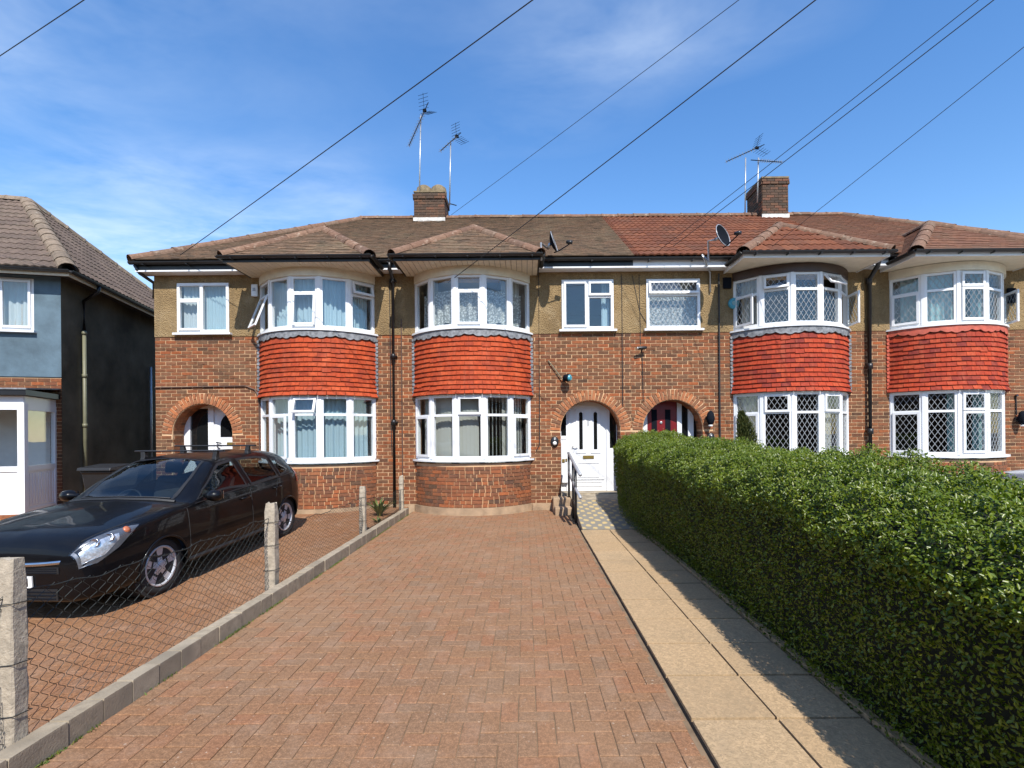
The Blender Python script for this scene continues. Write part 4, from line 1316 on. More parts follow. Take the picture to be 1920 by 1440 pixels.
pipe(p, [(2.08, F - .03, 5.0), (2.08, F - .03, 2.2)], .007, 6); p.build('cable', M['cable'], HB)
p = MB(); pipe(p, [(2.50, F - .03, 3.45), (2.52, F - .03, 2.3)], .006, 6); pipe(p, [(2.45, F - .03, 5.0), (2.47, F - .03, 3.5)], .006, 6); pipe(p, [(2.3, F - .03, 5.0), (2.46, F - .03, 4.2), (2.7, F - .04, 3.8)], .005, 6)
pipe(p, [(4.14, F - .05, 5.0), (4.14, F - .04, 1.0)], .017, 8); p.build('cable', M['cable'], HC)
p = MB(); pipe(p, [(-7.87, F - .03, 2.68), (-5.95, F - .03, 2.70), (-5.75, F - .03, 2.62), (-5.66, F - .03, 2.45), (-5.66, F - .03, .9)], .013, 6); p.build('cable', M['cable_brown'], HA)
p = MB(); p.tube([(-8.06, EAVE_Y + .03, 5.2), (-8.02, EAVE_Y + .12, 5.05), (-7.93, F + .05, 4.93), (-7.93, F + .05, 4.6)], .036, 8); p.build('downpipe', M['black'], HA, True)

# ------------------------------------------------------------------ curtains and blinds
def bay_path(c, r=1.25, a=-.95, b_=.95, n=16):
    return [tuple(arc(c, r, HALF * (a + (b_ - a) * i / n)))[:2] for i in range(n + 1)]


curtain('net_curtain', bay_path(-4.41), 3.80, 4.86, M['net_blue'], 'pale blue pleated net curtain behind the upper bay above the black car', .02, .10)
curtain('net_curtain', bay_path(-4.41), 1.10, 2.10, M['net_blue'], 'pale blue café net curtain behind the lower bay beside the parked black car', .02, .11)
curtain('net_curtain', bay_path(-4.41, 1.22), 2.05, 2.43, M['net_blue'], 'short pale blue net valance in the lower bay beside the parked black car', .016, .09)
curtain('net_curtain', [(-7.34, F + .10), (-6.84, F + .12)], 3.85, 4.88, M['net'], 'left white net curtain in the small window above the arched recess', .018, .09)
curtain('net_curtain', [(-6.84, F + .12), (-6.32, F + .10)], 3.85, 4.88, M['net_blue'], 'right bluish net curtain in the small window above the arched recess', .016, .08)
curtain('lace_curtain', bay_path(-1.11, 1.26), 3.83, 4.58, M['lace'], 'swagged white lace curtain in the upper bay left of the white front door', .026, .16, scallop=.10)
curtain('side_drape', bay_path(-1.11, 1.20, .55, .95, 6), 3.83, 4.86, M['blind'], 'grey drape at the right end of the swagged lace bay', .02, .09)
curtain('side_drape', bay_path(-1.11, 1.20, -.95, -.6, 6), 3.83, 4.86, M['blind'], 'grey drape at the left end of the swagged lace bay', .02, .09)
curtain('lace_curtain', [(2.64, F + .12), (3.70, F + .12)], 3.86, 4.88, M['lace'], 'white patterned lace curtain in the leaded window above the red door', .008, .20)
curtain('drape', bay_path(9.0, 1.24, -.9, -.05, 10), 3.83, 4.86, M['drape'], 'pale teal curtain in the left half of the rightmost upper bay', .02, .1)
curtain('drape', bay_path(9.0, 1.24, .1, .5, 6), 3.83, 4.86, M['drape'], 'pale teal curtain right of centre in the rightmost upper bay', .025, .1)
curtain('drape', bay_path(9.0, 1.24, .12, .42, 6), 1.12, 2.4, M['drape'], 'pale teal curtain right of centre in the rightmost lower bay', .02, .09)
curtain('drape', bay_path(9.0, 1.22, -.28, .02, 6), 1.12, 2.4, M['drape'], 'teal curtain strip near the middle of the rightmost lower bay', .02, .09)
curtain('net_curtain', bay_path(5.67, 1.24, -.95, -.7, 5), 1.12, 2.4, M['blind'], 'grey curtain gathered at the left end of the leaded bay over the hedge', .02, .08)
curtain('net_curtain', bay_path(5.67, 1.24, .35, .6, 5), 1.12, 2.4, M['blind'], 'grey curtain gathered at the right of the leaded bay over the hedge', .02, .08)
curtain('net_curtain', bay_path(5.67, 1.24, -.95, -.62, 5), 3.82, 4.84, M['blind'], 'grey net curtain at the left of the upper leaded bay with open lights', .015, .08)
curtain('net_curtain', [(.85 + .82, F + .14), (1.84, F + .14)], 3.86, 4.88, M['net_blue'], 'narrow pale curtain at the right of the window above the white front door', .012, .06)
# vertical blind
vb = thing('vertical_blind', (-1.11, F - .3, 1.1), 'grey vertical slat blind in the lower bay left of the white front door', 'blind')
for k in range(30):
    ph = HALF * (-.94 + 1.88 * k / 29)
    c = arc(-1.11, 1.25, ph); s = MB()
    tw = R(58) if 17 <= k <= 22 else R(14)
    a_ = ph + tw
    ux, uy = math.cos(a_) * .043, math.sin(a_) * .043
    s.quad((c.x - ux, c.y - uy, 1.14), (c.x + ux, c.y + uy, 1.14), (c.x + ux, c.y + uy, 2.40), (c.x - ux, c.y - uy, 2.40))
    s.build('slat', M['blind'], vb)

# ------------------------------------------------------------------ neighbour house on the left, turned a little
NR = R(13.3)
NH = thing('detached_house', (-9.7, 10.5, 0), 'slate blue rendered house with dark flank wall and white glazed porch at left edge', 'house', NR, local=True)
NW = Matrix.Translation((-9.7, 10.5, 0)) @ Matrix.Rotation(NR, 4, 'Z')
w = MB(); wall_face(w, -6.6, 0, -.3, 5.1, [(-1.62, -.46, 3.84, 4.93)], [], 0.0)
w.quad((-6.6, 7.5, -.3), (0, 7.5, -.3), (0, 7.5, 5.1), (-6.6, 7.5, 5.1))
nwall = w.build('brick_wall', M['mortar'], NH)
P = []
for c in range(38):
    z = .02 + c * .0752 + .0325
    if z > 2.86: break
    x = -3.0 + (.1125 if c % 2 else 0)
    while x < 0:
        a_, b_ = x, min(x + .2135, -.002)
        if b_ - a_ > .04: P.append(basis(((a_ + b_) / 2, .004, z), (1, 0, 0), (0, 1, 0), (0, 0, 1), (b_ - a_, .03, .0635)))
        x += .225
emit('brick', ME['brick'], M['brick'], P, nwall, 300, 'brickwork', W=NW)
w = MB(); wall_face(w, -6.6, .01, 2.9, 5.1, [(-1.62, -.46, 3.84, 4.93)], [], -.025, .05); w.quad((-6.6, -.025, 2.9), (.01, -.025, 2.9), (.01, .01, 2.88), (-6.6, .01, 2.88))
w.build('painted_render', M['blue_render'], NH)
w = MB(); w.quad((.012, -.025, -.3), (.012, 7.5, -.3), (.012, 7.5, 5.1), (.012, -.025, 5.1)); w.build('flank_wall', M['flank'], NH)
fr, subs = MB(), []
T = TF((-1.62, .012, 0), (1, 0, 0), (0, -1, 0))
window_unit(fr, subs, T, 0, 1.16, 3.845, 4.925, [(.5, [(1, 'fix')]), (.5, [(1, ('sash',))])], False, .058)
si = MB(); si.box(-.05, 1.21, -.02, .13, 3.80, 3.842, T)
put_window(NH, 'window', fr, subs, si)
it = MB(); it.box(-3.5, -.1, .15, 3, 2.7, 5.0); it.build('interior', M['interior'], NH)
m = MB(); L_ = []
cr = curtain('net_curtain', [tuple((NW @ Vector((-1.58, .13, 0)))[:2]), tuple((NW @ Vector((-.5, .13, 0)))[:2])], 3.86, 4.9, M['net'], 'white curtain in the upper window of the slate blue house', .02, .12)
# roof
NE, NRZ, ov = 5.08, 8.0, .32
rx = -2.85
und = -.035
rf = MB()
rf.quad((-6.9, -ov, NE + und), (ov, -ov, NE + und), (rx, 3.75, NRZ + und), (-6.9, 3.75, NRZ + und)); rf.quad((ov, 7.5 + ov, NE + und), (-6.9, 7.5 + ov, NE + und), (-6.9, 3.75, NRZ + und), (rx, 3.75, NRZ + und))
rf.quad((ov, -ov, NE + und), (ov, 7.5 + ov, NE + und), (rx, 3.75, NRZ + und))
rf.quad((-6.9, -ov, NE - .09), (ov, -ov, NE - .09), (ov, 7.5 + ov, NE - .09), (-6.9, 7.5 + ov, NE - .09))
nroof = rf.build('roof', M['underlay'], NH)
fl_ = math.hypot(3.75 + ov, NRZ - NE)
P = slope_tiles((0, -ov - .03, NE - .01), (1, 0, 0), (0, 3.75 + ov, NRZ - NE), fl_, .335, .31, lambda s: (-6.9, ov + (rx - ov) * s / fl_), .38, .004, False)
hl = math.hypot(ov - rx, NRZ - NE); wd = 7.5 + 2 * ov
P += slope_tiles((ov + .03, -ov, NE - .01), (0, 1, 0), (rx - ov, 0, NRZ - NE), hl, .335, .31, lambda s: (wd / 2 * s / hl, wd - wd / 2 * s / hl), .38, .004, False)
emit('roof_tile', ME['roll_n'], M['roof_grey'], P, nroof, 300, 'roof_tiles', W=NW)
P = ridge_line((ov, -ov, NE), (rx, 3.75, NRZ), lift=-.03) + ridge_line((ov, 7.5 + ov, NE), (rx, 3.75, NRZ), lift=-.03) + ridge_line((-6.9, 3.75, NRZ), (rx, 3.75, NRZ), lift=-.03)
emit('ridge_tile', ME['ridge_g'], M['ridge_grey'], P, nroof)
f_ = MB(); f_.box(-6.9, ov - .03, -ov + .01, -ov + .035, NE - .14, NE - .03); f_.box(ov - .03, ov - .005, -ov + .01, 7.5 + ov, NE - .14, NE - .03); f_.build('fascia', M['soffit'], NH)
g_ = MB(); gutter(g_, (-6.9, -ov - .05, NE - .03), (ov + .05, -ov - .05, NE - .03)); gutter(g_, (ov + .05, -ov - .05, NE - .03), (ov + .05, 7.5 + ov, NE - .03)); g_.build('gutter', M['black'], NH)
p = MB(); pipe(p, [(ov + .05, .62, NE - .08), (ov + .03, .62, NE - .2), (.08, .62, NE - .42), (.08, .62, 4.0)], .036); p.build('downpipe_head', M['black'], NH, True)
p = MB(); pipe(p, [(.08, .62, 4.0), (.08, .62, .1)], .036)
for z in (3.95, 3.0, 1.9, .9): p.lathe([(.047, -.04), (.047, .04)], (.08, .62, z), (0, 0, 1), 10)
p.build('downpipe', M['olive'], NH, True)
p = MB(); pipe(p, [(.07, 3.6, 3.6), (.07, 3.6, .2)], .03); p.build('waste_pipe', M['galv'], NH, True)
# porch
PZ = .2
pts = [(-.13, 0.0), (0.0, -1.1), (-2.6, -1.1), (-2.6, 0)]
pb = MB(); pb.prism([(-.08, 0.0), (.06, -1.16), (-2.66, -1.16), (-2.66, 0)], lambda a, b_, d: (a, b_, d), -.2, PZ); 
porch = pb.build('porch', M['brick_bay'], NH)
fr = MB()
Ts = TF((-.13, 0, 0), Vector((.13, -1.1, 0)).normalized(), Vector((1.1, .13, 0)).normalized())
Ls = math.hypot(.13, 1.1)
Tf = TF((-2.6, -1.1, 0), (1, 0, 0), (0, -1, 0))
for (T_, L2) in ((Ts, Ls), (Tf, 2.6)):
    cutx = [0, L2] if L2 < 2 else [0, .75, 1.62, 2.6]
    for a_, b_ in zip(cutx[:-1], cutx[1:]):
        fr.box(a_, a_ + .07, -.035, .035, PZ, 2.28, T_); fr.box(b_ - .07, b_, -.034, .034, PZ, 2.28, T_)
        fr.box(a_ + .07, b_ - .07, -.032, .032, PZ, PZ + .09, T_); fr.box(a_ + .07, b_ - .07, -.032, .032, PZ + .80, PZ + .90, T_); fr.box(a_ + .07, b_ - .07, -.032, .032, 2.16, 2.28, T_)
        fr.box(a_ + .07, b_ - .07, -.02, .012, PZ + .09, PZ + .80, T_)
        k = 0; x = a_ + .13
        while x < b_ - .12: fr.box(x, x + .012, .012, .02, PZ + .14, PZ + .75, T_); x += .10
fr.box(-.04, .05, -1.15, -1.05, PZ, 2.28)
fr.box(-2.68, .03, -1.13, -1.10, 2.28, 2.42); fr.prism([(-.10, 0), (.035, -1.1), (.005, -1.1), (-.13, 0)], lambda a, b_, d: (a, b_, d), 2.28, 2.42)
fr.build('porch_frame', M['upvc'], porch)
p = MB()
p.box(.07, Ls - .07, -.006, .006, PZ + .90, 2.16, Ts)
for a_, b_ in ((.07, .68), (.82, 1.55), (1.69, 2.53)): p.box(a_, b_, -.006, .006, PZ + .90, 2.16, Tf)
p.build('pane', M['glass'], porch)
p = MB(); p.prism([(-.02, .0), (.14, -1.25), (-2.8, -1.25), (-2.8, 0)], lambda a, b_, d: (a, b_, d), 2.43, 2.53); p.build('porch_roof', M['black'], porch)
p = MB(); p.prism([(-.01, -.01), (.16, -1.27), (-2.8, -1.27), (-2.8, -.01)], lambda a, b_, d: (a, b_, d + (0.10 if b_ > -.5 else 0)), 2.532, 2.56); p.build('porch_capping', M['lead'], porch)
p = MB(); p.box(-2.5, -.2, -.02, -.008, PZ, 2.2); p.build('porch_back', M['white_paint'], porch)

ys = MB(); ys.box(-10.2, -9.06, 8.70, 8.95, gz(8.8) - .05, .17)
tag(ys.build('doorstep', M['yellow'], bevel=.015), 'yellow painted step edge on the ground before the white porch', 'step')

# ------------------------------------------------------------------ small fixtures on the terrace
def yagi(name, base, top, boom_a, boom_b, label, n=9, el=.30, refl=True, mastmat='galv', grid=False):
    H_ = thing(name, base, label, 'aerial', group='rooftop aerials')
    m_ = MB(); m_.tube([base, top], .019, 8); m_.build('mast', M[mastmat], H_, True)
    m_ = MB(); m_.tube([(base[0], base[1], base[2] + .05), (base[0] + .18 * (1 if base[0] < 0 else 1) * (1 if name else 1), base[1] + .12, base[2] + .05)], .014, 6); m_.build('bracket', M['black'], H_)
    a, b_ = Vector(boom_a), Vector(boom_b); d = (b_ - a).normalized()
    m_ = MB(); m_.tube([a, b_], .012, 6); m_.build('boom', M['dish'], H_)
    up = Vector((0, 0, 1)) if not grid else Vector((0, 0, 1))
    up = (up - d * up.dot(d)).normalized()
    side = d.cross(up)
    e = MB()
    for k in range(n):
        c = a + (b_ - a) * (k / (n - 1) * .72)
        ln = el * (.28 + .12 * k / n)
        e.tube([c - side * ln, c + side * ln], .005, 4); e.tube([c - up * .05, c + up * .05], .009, 4)
    e.build('elements', M['galv'], H_)
    if refl:
        r_ = MB()
        for sg in (-1, 1):
            for k in range(5):
                c = a + (b_ - a) * (.80 + .04 * k) + up * sg * (.05 + .055 * k)
                r_.tube([c - side * .16, c + side * .16], .006, 4)
            r_.tube([a + (b_ - a) * .78, a + (b_ - a) * .98 + up * sg * .29], .006, 4)
        r_.box(-.05, .05, -.03, .03, -.03, .03, lambda x, y_, z: a + (b_ - a) * .8 + Vector((x, y_, z)))
        r_.build('reflector', M['dish'], H_)


def wp(px, py, y_):
    dx_, dy_ = px - PX, py - PY
    a = dx_ * math.cos(ROLL) - dy_ * math.sin(ROLL); b_ = dx_ * math.sin(ROLL) + dy_ * math.cos(ROLL)
    return Vector((a / FPX * y_, y_, CAMH - b_ / FPX * y_))


yagi('tv_aerial', wp(786, 385, 14.2), wp(789, 216, 14.2), wp(767, 273, 13.6), wp(803, 192, 14.5), 'tall aerial mast on the left side of the left chimney', 11, .30)
yagi('tv_aerial', wp(843, 385, 14.3), wp(845, 268, 14.3), wp(826, 283, 13.9), wp(864, 249, 14.6), 'shorter white aerial mast on the right side of the left chimney', 7, .26)
yagi('tv_aerial', wp(1397, 402, 14.6), wp(1398, 296, 14.6), wp(1362, 303, 14.4), wp(1433, 271, 14.8), 'aerial at left of the right chimney with boom rising to the right', 11, .22)
yagi('tv_aerial', wp(1420, 380, 14.25), wp(1422, 296, 14.25), wp(1466, 304, 14.4), wp(1408, 300, 14.1), 'aerial nearest the right chimney with level boom pointing right', 11, .28, False)


def dish(base, pole, centre, normal, label, rx_=.29, rz_=.36):
    H_ = thing('satellite_dish', base, label, 'satellite dish')
    n = Vector(normal).normalized(); u = n.cross(Vector((0, 0, 1))).normalized(); v = u.cross(n)
    c = Vector(centre)
    rings = []
    for t in (0.02, .25, .5, .75, 1.0):
        rings.append([c + u * (math.cos(a) * rx_ * t) + v * (math.sin(a) * rz_ * t) + n * (.07 * t * t) for a in [2 * math.pi * k / 28 for k in range(28)]])
    m_ = MB(); m_.loft(rings, True); m_.loft([[Vector(p) - n * .012 for p in r_] for r_ in rings], True)
    m_.build('reflector', M['dish'], H_, True)
    m_ = MB(); m_.tube([Vector(p) for p in rings[-1]] + [rings[-1][0]], .008, 5); m_.build('rim', M['greypaint'], H_)
    m_ = MB(); m_.tube(pole, .02, 8); m_.tube([pole[-1], c - n * .015], .03, 8); m_.build('mount', M['galv'], H_, True)
    l_ = c + n * .42 - v * (rz_ * .75)
    m_ = MB(); m_.tube([c - v * rz_, c - v * (rz_ * 1.02) + n * .1, l_ - n * .04], .011, 6); m_.build('arm', M['dish'], H_)
    m_ = MB(); m_.lathe([(.035, 0), (.04, .05), (.03, .12)], l_ - n * .02, -n * 1.0 + v * .5, 12); m_.build('receiver', M['black'], H_, True)


cB = wp(1033, 456, 9.95)
dish((.36, 9.85, 5.1), [(.34, 9.75, 5.0), (.34, 9.80, 5.35), (cB.x - .06, cB.y + .08, cB.z - .08)], cB, (.95, -.22, .30), 'dark satellite dish seen edge on at the gutter corner of the middle bay roof', .21, .20)
pl_ = MB(); pl_.box(.29, .36, 9.62, 9.68, 5.02, 5.14); 
cC = wp(1350, 445, 9.75)
dish((3.63, 10.2, 4.8), [(3.95, F - .05, 4.6), (3.95, F - .06, 5.02), (3.60, 10.1, 5.2), wp(1329, 490, 10.1), wp(1328, 452, 10.0), (cC.x - .05, cC.y + .12, cC.z)], cC, (.55, -.78, .28), 'black tilted satellite dish on a bent pole over the red brown roof', .20, .23)

al = thing('alarm_box', (-5.7, F - .06, 4.6), 'white alarm box on the tan wall left of the upper bay', 'alarm box')
q = wp(480, 546, F)
m_ = MB(); m_.box(q.x - .065, q.x + .065, F - .08, F - .022, q.z - .13, q.z + .13); m_.build('case', M['upvc'], al, bevel=.015)
m_ = MB(); m_.box(q.x - .03, q.x + .03, F - .084, F - .0805, q.z - .02, q.z + .05); m_.build('badge', M['greypaint'], al)
q = wp(1374, 570, F)
al = thing('alarm_box', (q.x, F - .06, q.z), 'round blue green alarm box beside the leaded upper bay', 'alarm box')
m_ = MB(); m_.lathe([(.115, 0), (.115, .04), (.09, .06)], (q.x, F - .022, q.z), (0, -1, 0), 24); m_.build('case', M['alarm_blue'], al)
m_ = MB(); m_.lathe([(.05, 0), (.045, .01)], (q.x, F - .083, q.z), (0, -1, 0), 18); m_.build('badge', M['drape'], al)
q = wp(1362, 532, F)
m_ = MB(); m_.box(q.x - .09, q.x + .09, F - .07, F - .022, q.z - .12, q.z + .12); tag(m_.build('junction_box', M['dish'], bevel=.02), 'small dark box on the tan wall just above the round alarm', 'junction box')

q = wp(1060, 708, F - .15)
fl_ = thing('security_light', (q.x, F - .1, q.z), 'grey green floodlight on the brick wall above the white front door', 'lamp')
m_ = MB(); m_.lathe([(.03, -.02), (.06, .0), (.085, .09), (.075, .13), (.04, .15)], (q.x - .02, q.y + .02, q.z), (.75, -.6, -.1), 18); m_.build('head', M['dish'], fl_, True)
m_ = MB(); m_.lathe([(.07, .135), (.045, .165)], (q.x - .02, q.y + .02, q.z), (.75, -.6, -.1), 18); m_.build('lens', M['alarm_blue'], fl_)
m_ = MB(); m_.tube([(q.x - .02, F, q.z - .05), (q.x - .02, F - .12, q.z - .04)], .035, 8); m_.build('bracket', M['black'], fl_)
m_ = MB(); m_.tube([wp(1028, 676, F - .04), wp(1055, 712, F - .06)], .012, 6); m_.build('conduit', M['olive'], fl_)
q = wp(1200, 652, F - .1)
cc = thing('security_camera', (q.x, F - .06, q.z), 'small black security camera on brick between the two front windows', 'camera')
m_ = MB(); m_.lathe([(.03, 0), (.034, .03), (.034, .19), (.028, .20)], (q.x + .13, q.y - .02, q.z), (-1, -.25, -.1), 12); m_.build('body', M['black'], cc, True)
m_ = MB(); m_.lathe([(.026, 0), (.02, .012)], Vector((q.x + .13, q.y - .02, q.z)) + Vector((-1, -.25, -.1)).normalized() * .2, (-1, -.25, -.1), 12); m_.build('lens', M['bulb'], cc)
m_ = MB(); m_.tube([(q.x + .06, F, q.z - .03), (q.x + .06, q.y, q.z)], .018, 8); m_.build('bracket', M['black'], cc)


def bulkhead(px, py, label, glassmat):
    q = wp(px, py, F - .03)
    t_ = thing('bulkhead_lamp', (q.x, F - .03, q.z), label, 'lamp')
    def el(r_, h0, h1, rx_=1.0, rz_=1.32):
        m = MB(); n = 24
        rr = [(1.0, h0), (1.0, h0 + (h1 - h0) * .6), (.8, h1), (.02, h1 + .004)]
        m.loft([[(q.x + math.cos(a) * r_ * s, F - h, q.z + math.sin(a) * r_ * rz_ * s) for a in [2 * math.pi * k / n for k in range(n)]] for s, h in rr], True, True)
        return m
    el(.085, .005, .05).build('base', M['black'], t_, True)
    m = MB(); m.lathe([(.045, 0), (.04, .03), (.02, .045)], (q.x, F - .05, q.z - .035), (0, -1, 0), 16); m.build('lens', M[glassmat], t_, True)
    m = MB(); m.lathe([(.024, 0), (.02, .02)], (q.x, F - .05, q.z + .045), (0, -1, 0), 14); m.build('sensor', M['galv'], t_, True)


bulkhead(1040, 828, 'black oval bulkhead lamp left of the white front door', 'bulb')
bulkhead(1333, 821, 'black oval bulkhead lamp right of the red door, just over the hedge', 'galv')


def lantern(px, py, label):
    q = wp(px, py, F - .12)
    t_ = thing('wall_lantern', (q.x, F - .05, q.z), label, 'lamp')
    m = MB(); m.lathe([(.02, .20), (.06, .16), (.085, .06), (.08, .0), (.05, -.08), (.02, -.1)], (q.x, F - .13, q.z), (0, 0, 1), 16); m.build('shade', M['dish'], t_, True)
    m = MB(); m.tube([(q.x, F, q.z + .02), (q.x, F - .08, q.z + .05)], .02, 8); m.lathe([(.05, 0), (.04, .02)], (q.x, F - .008, q.z + .02), (0, -1, 0), 14); m.build('bracket', M['black'], t_)
    m = MB(); m.lathe([(.04, -.13), (.05, -.11), (.03, -.09)], (q.x, F - .13, q.z), (0, 0, 1), 12); m.build('lens', M['bulb'], t_)


lantern(1332, 788, 'grey wall lantern on the right side of the red door arch')
lantern(1917, 788, 'dark wall lantern at the right edge beyond the last bay')
q = wp(1903, 752, F)
m_ = MB(); m_.tube([(q.x, F - .02, q.z + .12), (q.x, F - .03, q.z - .3)], .012, 6); m_.tube([(q.x, F, q.z + .10), (q.x, F - .06, q.z + .12)], .025, 8); tag(m_.build('wall_hook', M['black']), 'black iron hook on brick right of the last bay window', 'hook')
q = wp(1889, 552, F)
m_ = MB(); m_.box(q.x - .05, q.x + .12, F - .08, F - .022, q.z - .2, q.z + .12); tag(m_.build('junction_box', M['dish'], bevel=.02), 'dark box on the tan wall right of the last upper bay', 'junction box')

# ramp, steps, handrail at the white front door
rp = MB()
rp.prism([(8.25, .036), (10.2, .30), (F - .03, .335), (F - .03, -.3), (8.25, -.3)], lambda a, b_, d: (d, a, b_), .93, 1.93)
ramp = tag(rp.build('entrance_ramp', M['cement']), 'concrete entrance ramp up to the white front door with grey and yellow chequers', 'ramp')
rt = MB(); rt.quad((.935, 8.256, .0415), (1.925, 8.256, .0415), (1.925, 10.1, .291), (.935, 10.1, .291)); rt.build('chequered_surface', M['ramp'], ramp)
st = thing('stone_steps', (.75, 10.4, 0), 'two worn stone blocks beside the entrance ramp at the brick corner', 'steps')
m_ = MB(); m_.box(.56, .925, 10.28, F - .033, -.1, .30); m_.build('upper_block', M['plinth'], st, bevel=.02)
m_ = MB(); m_.box(.58, .925, 9.95, 10.275, -.1, .15); m_.build('lower_block', M['plinth'], st, bevel=.02)
hr_ = thing('handrail', (.9, 9.6, 0), 'black handrail with grey top rails beside the entrance ramp', 'handrail')
for y_, z0, z1 in ((10.45, .1, 1.20), (9.55, .0, 1.075), (9.05, .0, 1.01)):
    m_ = MB(); m_.tube([(.9, y_, z0 - .1), (.9, y_, z1)], .024, 10); m_.build('post', M['black'], hr_, True)
m_ = MB(); m_.tube([(.9, 10.5, 1.22), (.9, 9.05, 1.03), (.91, 8.35, .93)], .03, 10); m_.build('rail', M['greypaint'], hr_, True)
m_ = MB(); m_.tube([(.9, 10.45, .82), (.9, 9.05, .63), (.91, 8.35, .55)], .026, 10); m_.build('rail', M['greypaint'], hr_, True)
m_ = MB(); m_.tube([(.9, 9.55, .35), (.9, 9.05, .28)], .014, 6); m_.box(.84, .96, 8.95, 10.5, -.02, .012); m_.build('foot_plate', M['black'], hr_)
mb_ = thing('meter_box', (.86, F + .3, .9), 'white meter cupboard with brass lock inside the arch, left of the white door', 'meter box')
m_ = MB(); m_.box(.78, .93, F + .28, F + .36, .55, 1.45); m_.build('door', M['upvc'], mb_, bevel=.008)
m_ = MB(); m_.box(.80, .86, F + .262, F + .281, 1.0, 1.07); m_.box(.875, .91, F + .262, F + .281, 1.02, 1.08); m_.build('lock', M['brass'], mb_)

# ------------------------------------------------------------------ fence of concrete posts and chain link
fe = thing('chain_link_fence', (-2.6, 6, 0), 'sagging chain link fence on weathered concrete posts between the two drives', 'fence')
posts = [(-2.535, 2.47, 1.02, .044), (-2.60, 5.12, .94, .055), (-2.62, 8.05, .80, .05), (-2.56, 10.32, .79, .045)]
for i, (x, y_, zt, hw) in enumerate(posts):
    m = MB(); rings = []
    nz = 14
    for k in range(nz + 1):
        z = gz(y_) - .2 + (zt - gz(y_) + .2) * k / nz
        h = hw * (1.0 - .08 * k / nz); top = k == nz
        jx = [random.uniform(-.0035, .0035) for _ in range(8)]
        ch = h * (.78 if not top else .6); hh = h * (1 if not top else .85)
        pr = [(-ch, -hh), (ch, -hh), (hh, -ch), (hh, ch), (ch, hh), (-ch, hh), (-hh, ch), (-hh, -ch)]
        rings.append([(x + a + j, y_ + b_ + j * .7, z + (random.uniform(-.02, .008) if top else 0)) for (a, b_), j in zip(pr, jx)])
    m.loft(rings, True, True)
    o = m.build('post', M['post'], fe)
    wires = MB()
    for z in (.25, .5, .78 * zt):
        wires.tube([(x - hw - .004, y_ - hw - .004, z), (x + hw + .004, y_ - hw - .004, z + .01), (x + hw + .004, y_ + hw + .004, z), (x - hw - .004, y_ + hw + .004, z), (x - hw - .004, y_ - hw - .004, z)], .0025, 4)
    wires.build('tie_wire', M['wire'], o)


def mesh_panel(p, q, za, zb, sag, slack):
    """diamond wire panel between posts; za/zb: top height at both ends"""
    (x0, y0), (x1, y1) = p, q
    L = math.hypot(x1 - x0, y1 - y0); n = int(L / .052)
    m = MB()
    phs = [random.random() * 6 for _ in range(4)]
    def pt(s, t):
        d = s * L / n
        f_ = min(1, max(0, d / L))
        bot = gz(y0 + (y1 - y0) * f_) + .01
        top = za + (zb - za) * f_ - sag * math.sin(math.pi * f_) + .012 * math.sin(d * 9 + phs[0]) + .006 * math.sin(d * 23 + phs[1])
        z = bot + (top - bot) * t
        off = slack * (math.sin(d * 2.3 + phs[2]) * math.sin(t * 3) + .5 * math.sin(d * 6 + t * 7 + phs[3]))
        along = .012 * math.sin(d * 4 + t * 5 + phs[1])
        return Vector((x0 + (x1 - x0) * f_ + off, y0 + (y1 - y0) * f_ + along, z))
    rows = 32
    for i in range(n):
        for k in range(2):
            pass
        pts = []
        for r_ in range(rows + 1):
            s = i + (r_ % 2) if i % 2 == 0 else i + 1 - (r_ % 2)
            pts.append(pt(s + .0, r_ / rows))
        # round the knuckles a little
        full = []
        for a, b_ in zip(pts[:-1], pts[1:]):
            full += [a.lerp(b_, .12), a.lerp(b_, .88)]
        m.tube(full, .0019, 3, False)
    top = [pt(n * k / (n * 2), .985) for k in range(n * 2 + 1)]
    m.tube(top, .0034, 4)
    return m


mesh_panel((-2.535, 2.51), (-2.60, 5.08), .84, .80, .03, .014).build('wire_panel', M['wire'], fe)
mesh_panel((-2.60, 5.16), (-2.62, 8.01), .70, .64, .04, .014).build('wire_panel', M['wire'], fe)
mesh_panel((-2.62, 8.09), (-2.56, 10.3), .60, .52, .04, .012).build('wire_panel', M['wire'], fe)
mesh_panel((-2.6, -.4), (-2.535, 2.43), .86, .86, .03, .03).build('wire_panel', M['wire'], fe)


# ------------------------------------------------------------------ hedge
def leaf_mesh(C, D, N, size, asp=.5, fold=.25):
    """C centres, D leaf directions, N normals -> verts, faces : a folded pointed leaf of 4 tris (6 verts)"""
    k = len(C)
    D = D / np.linalg.norm(D, axis=1, keepdims=True)
    N = N - D * np.sum(N * D, axis=1, keepdims=True); N /= np.linalg.norm(N, axis=1, keepdims=True) + 1e-9
    S = np.cross(D, N)
    s = size[:, None]
    base = C - D * s * .5; tip = C + D * s * .5 - N * s * .10
    m1 = C - D * s * .08 + N * s * .03
    l = m1 + S * s * asp * .5 + N * s * fold * .25; r = m1 - S * s * asp * .5 + N * s * fold * .25
    l2 = C + D * s * .22 + S * s * asp * .34 + N * s * fold * .12; r2 = C + D * s * .22 - S * s * asp * .34 + N * s * fold * .12
    V = np.stack([base, r, r2, tip, l2, l], axis=1).reshape(-1, 3)
    i = np.arange(k) * 6
    Fq = np.concatenate([np.stack([i, i + 1, i + 2, i + 3], 1), np.stack([i, i + 3, i + 4, i + 5], 1)])
    return V, Fq


